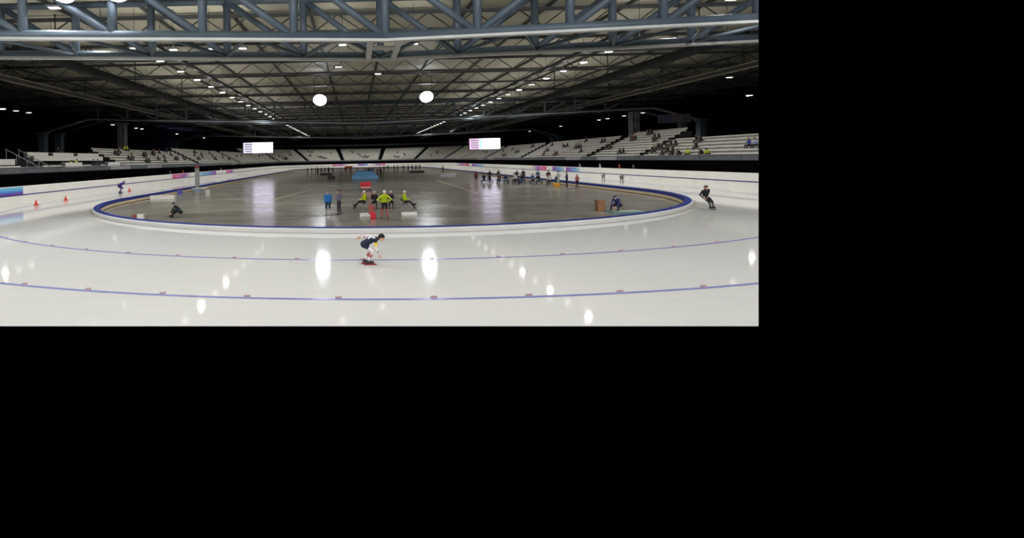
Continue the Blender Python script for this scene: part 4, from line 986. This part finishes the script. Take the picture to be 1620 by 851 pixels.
# far infield crowd
spots = [(-12.46, 141.94, 0), (-11.05, 145.19, 5), (-9.64, 139.77, 7), (-8.23, 149.53, 1), (-6.50, 143.02, 3), (-2.71, 138.69, 11), (4.98, 113.77, 7), (5.85, 115.94, 0), (3.68, 127.86, 3), (0.43, 125.69, 9), (8.67, 151.69, 5), (10.29, 158.19, 1), (13.65, 162.53, 7), (15.71, 148.44, 0), (17.55, 153.86, 11), (20.15, 160.36, 4), (22.97, 131.11, 0), (21.02, 162.53, 7), (-13.33, 138.69, 7), (-10.40, 137.61, 0), (-8.88, 144.11, 11), (-11.92, 148.44, 5), (-7.37, 137.61, 0), (-1.30, 131.11, 7), (2.38, 122.44, 6), (3.25, 125.69, 0), (4.55, 132.19, 9), (6.93, 138.69, 7), (12.14, 157.11, 0), (14.74, 152.78, 11), (16.69, 158.19, 7), (18.96, 156.03, 5)]
for i, (x, y, q) in enumerate(spots):
    order = sorted(spots, key=lambda s: s[0]/s[1]).index((x, y, q))
    pose = ('stand', 'talk', 'hips')[i % 3]
    put(pose, (x, y, 0), [0.4, 2.2, -1.5, 3.0, -0.6, 1.4][i % 6], dict(pals[q], hips=DK, leg=DK, shin=DK, shoe=DK), 'person in %s on the far infield, %s from the left' % (names[q], nth(order)), group='people on the far infield', sc=1.12)
t = thing('display_board', 'red orange lit board on the far infield, left of the blue stage', 'board', (-2.60, 190.70, 0))
m = MB(); m.box((0, 0, 0.95), (3.0, 0.25, 0.9), bevel=0.03); m.build('panel', M('board_orange', (240, 84, 30), 0.5), t)
for s in (-1, 1):
    m = MB(); m.box((s*1.2, 0, 0.26), (0.1, 0.5, 0.52)); m.build('foot', CHM, t)
# low dark equipment on the far infield
for x, y, L, lab, c in ((16.79, 136.52, 4.0, 'long dark equipment case on the far infield at right', (30, 30, 34)), (20.05, 108.35, 3.4, 'white covered bench left of the seated crowd', (190, 186, 200)), (-7.58, 127.9, 3.0, 'dark equipment case on the far infield at left', (44, 42, 36)), (-4.98, 102.93, 1.6, 'low dark case left of the blue stage', (38, 40, 34))):
    crate(x, y, (L, 0.7, 0.55), M('case_%d' % c[0], c, 0.6), lab, 'equipment_case')

# ------------------------------------------------------------------ spectators
def spectator(bi, t, row, c, label, pose='sit'):
    side = BLOCKS[bi][0]
    x, y, z, h = row_pos(side, t, row, 0.46)
    put(pose, (x, y, z+0.015), h, dict(top=c, hips=(30, 30, 36), leg=(30, 30, 36), shin=(30, 30, 36), shoe=DK), label, group='spectators in the stands', sc=0.97)
TXT = {(20,20,24): 'black', (34,38,56): 'navy', (70,70,74): 'grey', (196,214,26): 'yellow', (44,80,170): 'blue', (120,40,44): 'dark red', (170,176,214): 'pale violet'}
CN = list(TXT)
seen = {}
def spec(bi, t, row, ci, pose='sit'):
    c = CN[ci]; key = (bi, row); q = seen.get(key, 0); seen[key] = q+1
    if side_seat_missing(bi, row): return
    spectator(bi, t, row, c, 'person in %s jacket seated, %s row up, %s along, %s' % (TXT[c], nth(row), nth(q), BLOCKS[bi][4]), pose)
def side_seat_missing(bi, row): return bi in (5, 6) and row in (1, 2, 3)
for a in ((0, 51.0, 2, 4), (0, 52.0, 2, 6), (0, 52.8, 2, 4), (0, 50.2, 3, 4), (0, 51.2, 3, 1), (0, 56.5, 0, 3), (0, 57.5, 0, 0), (0, 60.0, 0, 3), (0, 61.5, 0, 0), (0, 63, 0, 0), (0, 65, 0, 1), (0, 62.5, 4, 0), (0, 63.4, 4, 0), (0, 61.0, 2, 0), (0, 68.6, 2, 0), (0, 67.7, 2, 1), (0, 66.8, 2, 0), (0, 68.2, 1, 2),
          (1, 74.0, 6, 0), (1, 75.0, 6, 1), (1, 73.5, 5, 2), (1, 78.5, 8, 0), (1, 79.3, 8, 0), (1, 80.2, 6, 0), (1, 81.0, 6, 5), (1, 84, 3, 0), (1, 83, 3, 1),
          (2, 96, 4, 0), (2, 97, 4, 0), (2, 98, 4, 1), (2, 104, 5, 0), (2, 105.5, 5, 2), (2, 92, 2, 0), (2, 110, 3, 0), (2, 111, 3, 1), (2, 114, 6, 0), (3, 130, 3, 0), (3, 132, 3, 0), (3, 140, 5, 1), (3, 146, 4, 0), (4, 165, 4, 0), (4, 172, 5, 0),
          (6, 60.5, 0, 3), (6, 62.0, 0, 3), (6, 66.0, 0, 0), (6, 67.0, 0, 1), (6, 63.5, 4, 0), (7, 86, 6, 3), (7, 87, 6, 3), (7, 80, 2, 0), (7, 81, 2, 2), (7, 83, 3, 0), (7, 88, 3, 1), (7, 92, 2, 0), (7, 94, 4, 0), (7, 97, 3, 2), (7, 99, 5, 0), (7, 103, 4, 0), (7, 106, 2, 5), (8, 118, 4, 0), (8, 121, 3, 0), (8, 126, 5, 1), (8, 133, 4, 0), (8, 140, 3, 2), (8, 146, 5, 0), (9, 160, 4, 0), (9, 170, 5, 0),
          (7, 79, 4, 0), (7, 79.8, 4, 1), (7, 82, 5, 0), (7, 84.5, 1, 2), (7, 85.5, 1, 0), (7, 89.5, 4, 0), (7, 90.3, 4, 0), (7, 93, 1, 0), (7, 95.5, 5, 1), (7, 96.3, 5, 0), (7, 100.5, 2, 0), (7, 101.5, 2, 0), (7, 104.5, 6, 0), (7, 108, 3, 2), (8, 115, 2, 0), (8, 116, 2, 0), (8, 123, 6, 0), (8, 124, 6, 1), (8, 129, 2, 0), (8, 130, 2, 2), (8, 136, 6, 0), (8, 143, 2, 0), (8, 144, 2, 0),
          (0, 64.2, 1, 0), (0, 65.2, 1, 0), (0, 66.2, 3, 0), (0, 67.2, 3, 1), (1, 76, 1, 0), (1, 77, 1, 1), (1, 82.5, 7, 0), (2, 90, 6, 0), (2, 91, 6, 0), (2, 99, 7, 0), (2, 101, 1, 0), (2, 102, 1, 1), (2, 108, 1, 0), (3, 126, 6, 0), (3, 127, 6, 0), (3, 136, 1, 0), (3, 137.5, 1, 0)):
    spec(*a, pose=('sit', 'lean')[int(a[1]*10) % 2])
for bi, t, rows in ((12, 0.36, (4, 5)), (12, 0.62, (7,)), (13, 0.3, (3, 3, 4)), (13, 0.7, (8, 9)), (14, 0.2, (8,)), (14, 0.5, (3, 3, 3, 4)), (14, 0.66, (9, 9, 10)), (15, 0.25, (9, 10)), (15, 0.6, (3, 3, 4)), (16, 0.3, (6,)), (16, 0.15, (2, 3)), (11, 0.5, (6, 6, 3)), (12, 0.5, (2, 2, 2, 3)), (13, 0.34, (2, 2, 2, 3, 4)), (13, 0.55, (6, 6)), (14, 0.42, (2, 2, 2, 4)), (15, 0.62, (2, 2, 2, 5)), (15, 0.3, (6, 6)), (16, 0.55, (5, 5, 8)), (14, 0.8, (5, 5))):
    a, b = BLOCKS[bi][1], BLOCKS[bi][2]
    for q, r in enumerate(rows):
        c = CN[(bi+q) % 3]; tt = a+(b-a)*t+0.02*q; key = (bi, r); n = seen.get(key, 0); seen[key] = n+1
        spectator(bi, tt, r, c, 'person in %s jacket seated, %s row up, %s along, %s' % (TXT[c], nth(r), nth(n), BLOCKS[bi][4]), ('sit', 'lean')[q % 2])

# everything that stands on the infield stands on its lower floor
def on_infield(p):
    dy = p.y-min(max(p.y, YN), YF)
    return math.hypot(p.x-X0, dy) < R_ICE-0.6 and abs(p.z) < 0.3
for o in COL.objects:
    if o.parent is None and o.get('category') and o['category'] not in ('kerb', 'padding', 'truss', 'joist', 'purlin', 'cable tray', 'duct', 'beam') and on_infield(o.location):
        o.location.z += Z_IN

# ------------------------------------------------------------------ end the built part of the hall where the picture ends on the right
bpy.context.view_layer.update()
def clip(n, co):
    for nm in [o.name for o in COL.objects]:
        o = COL.objects.get(nm)
        if o is None or o.type != 'MESH': continue
        mw = o.matrix_world
        dd = [(mw @ Vector(c)-co).dot(n) for c in o.bound_box]
        if max(dd) <= 0: continue
        if min(dd) >= 0:
            for ch in list(o.children): bpy.data.objects.remove(ch)
            bpy.data.objects.remove(o); continue
        if o.data.users > 1: o.data = o.data.copy()
        inv = mw.inverted(); ln = (mw.to_3x3().transposed() @ n).normalized(); lc = inv @ co
        bm = bmesh.new(); bm.from_mesh(o.data)
        r = bmesh.ops.bisect_plane(bm, geom=bm.verts[:]+bm.edges[:]+bm.faces[:], plane_co=lc, plane_no=ln, clear_outer=True)
        ed = [e for e in r['geom_cut'] if isinstance(e, bmesh.types.BMEdge)]
        if ed and not o.name.startswith('floor'):
            bmesh.ops.holes_fill(bm, edges=ed, sides=0)
        bm.to_mesh(o.data); bm.free()
        if not len(o.data.polygons):
            bpy.data.objects.remove(o)
clip(E_N, CAM)
for nm in [o.name for o in COL.objects if o.type == 'EMPTY' and not o.children]:
    bpy.data.objects.remove(COL.objects[nm])

# ------------------------------------------------------------------ world, camera, colour management
w = bpy.data.worlds.new('hall_dark'); scene.world = w; w.use_nodes = True
w.node_tree.nodes['Background'].inputs[0].default_value = (0, 0, 0, 1); w.node_tree.nodes['Background'].inputs[1].default_value = 0.0
cam = bpy.data.cameras.new('camera'); co = bpy.data.objects.new('camera', cam); COL.objects.link(co)
cam.sensor_width = 36.0; cam.sensor_fit = 'HORIZONTAL'; cam.lens = FPX/1620*36.0
cam.shift_x = (810-562.1)/1620; cam.shift_y = (252.4-425.5)/1620
cam.clip_start = 0.1; cam.clip_end = 800
co.matrix_world = Matrix.Translation(CAM) @ Matrix.Rotation(PI/2, 4, 'X') @ Matrix.Rotation(-ROLL, 4, 'Z')
scene.camera = co
vs = scene.view_settings
vs.view_transform = 'Standard'; vs.look = 'None'; vs.exposure = 0.12; vs.gamma = 1.0; vs.use_curve_mapping = False
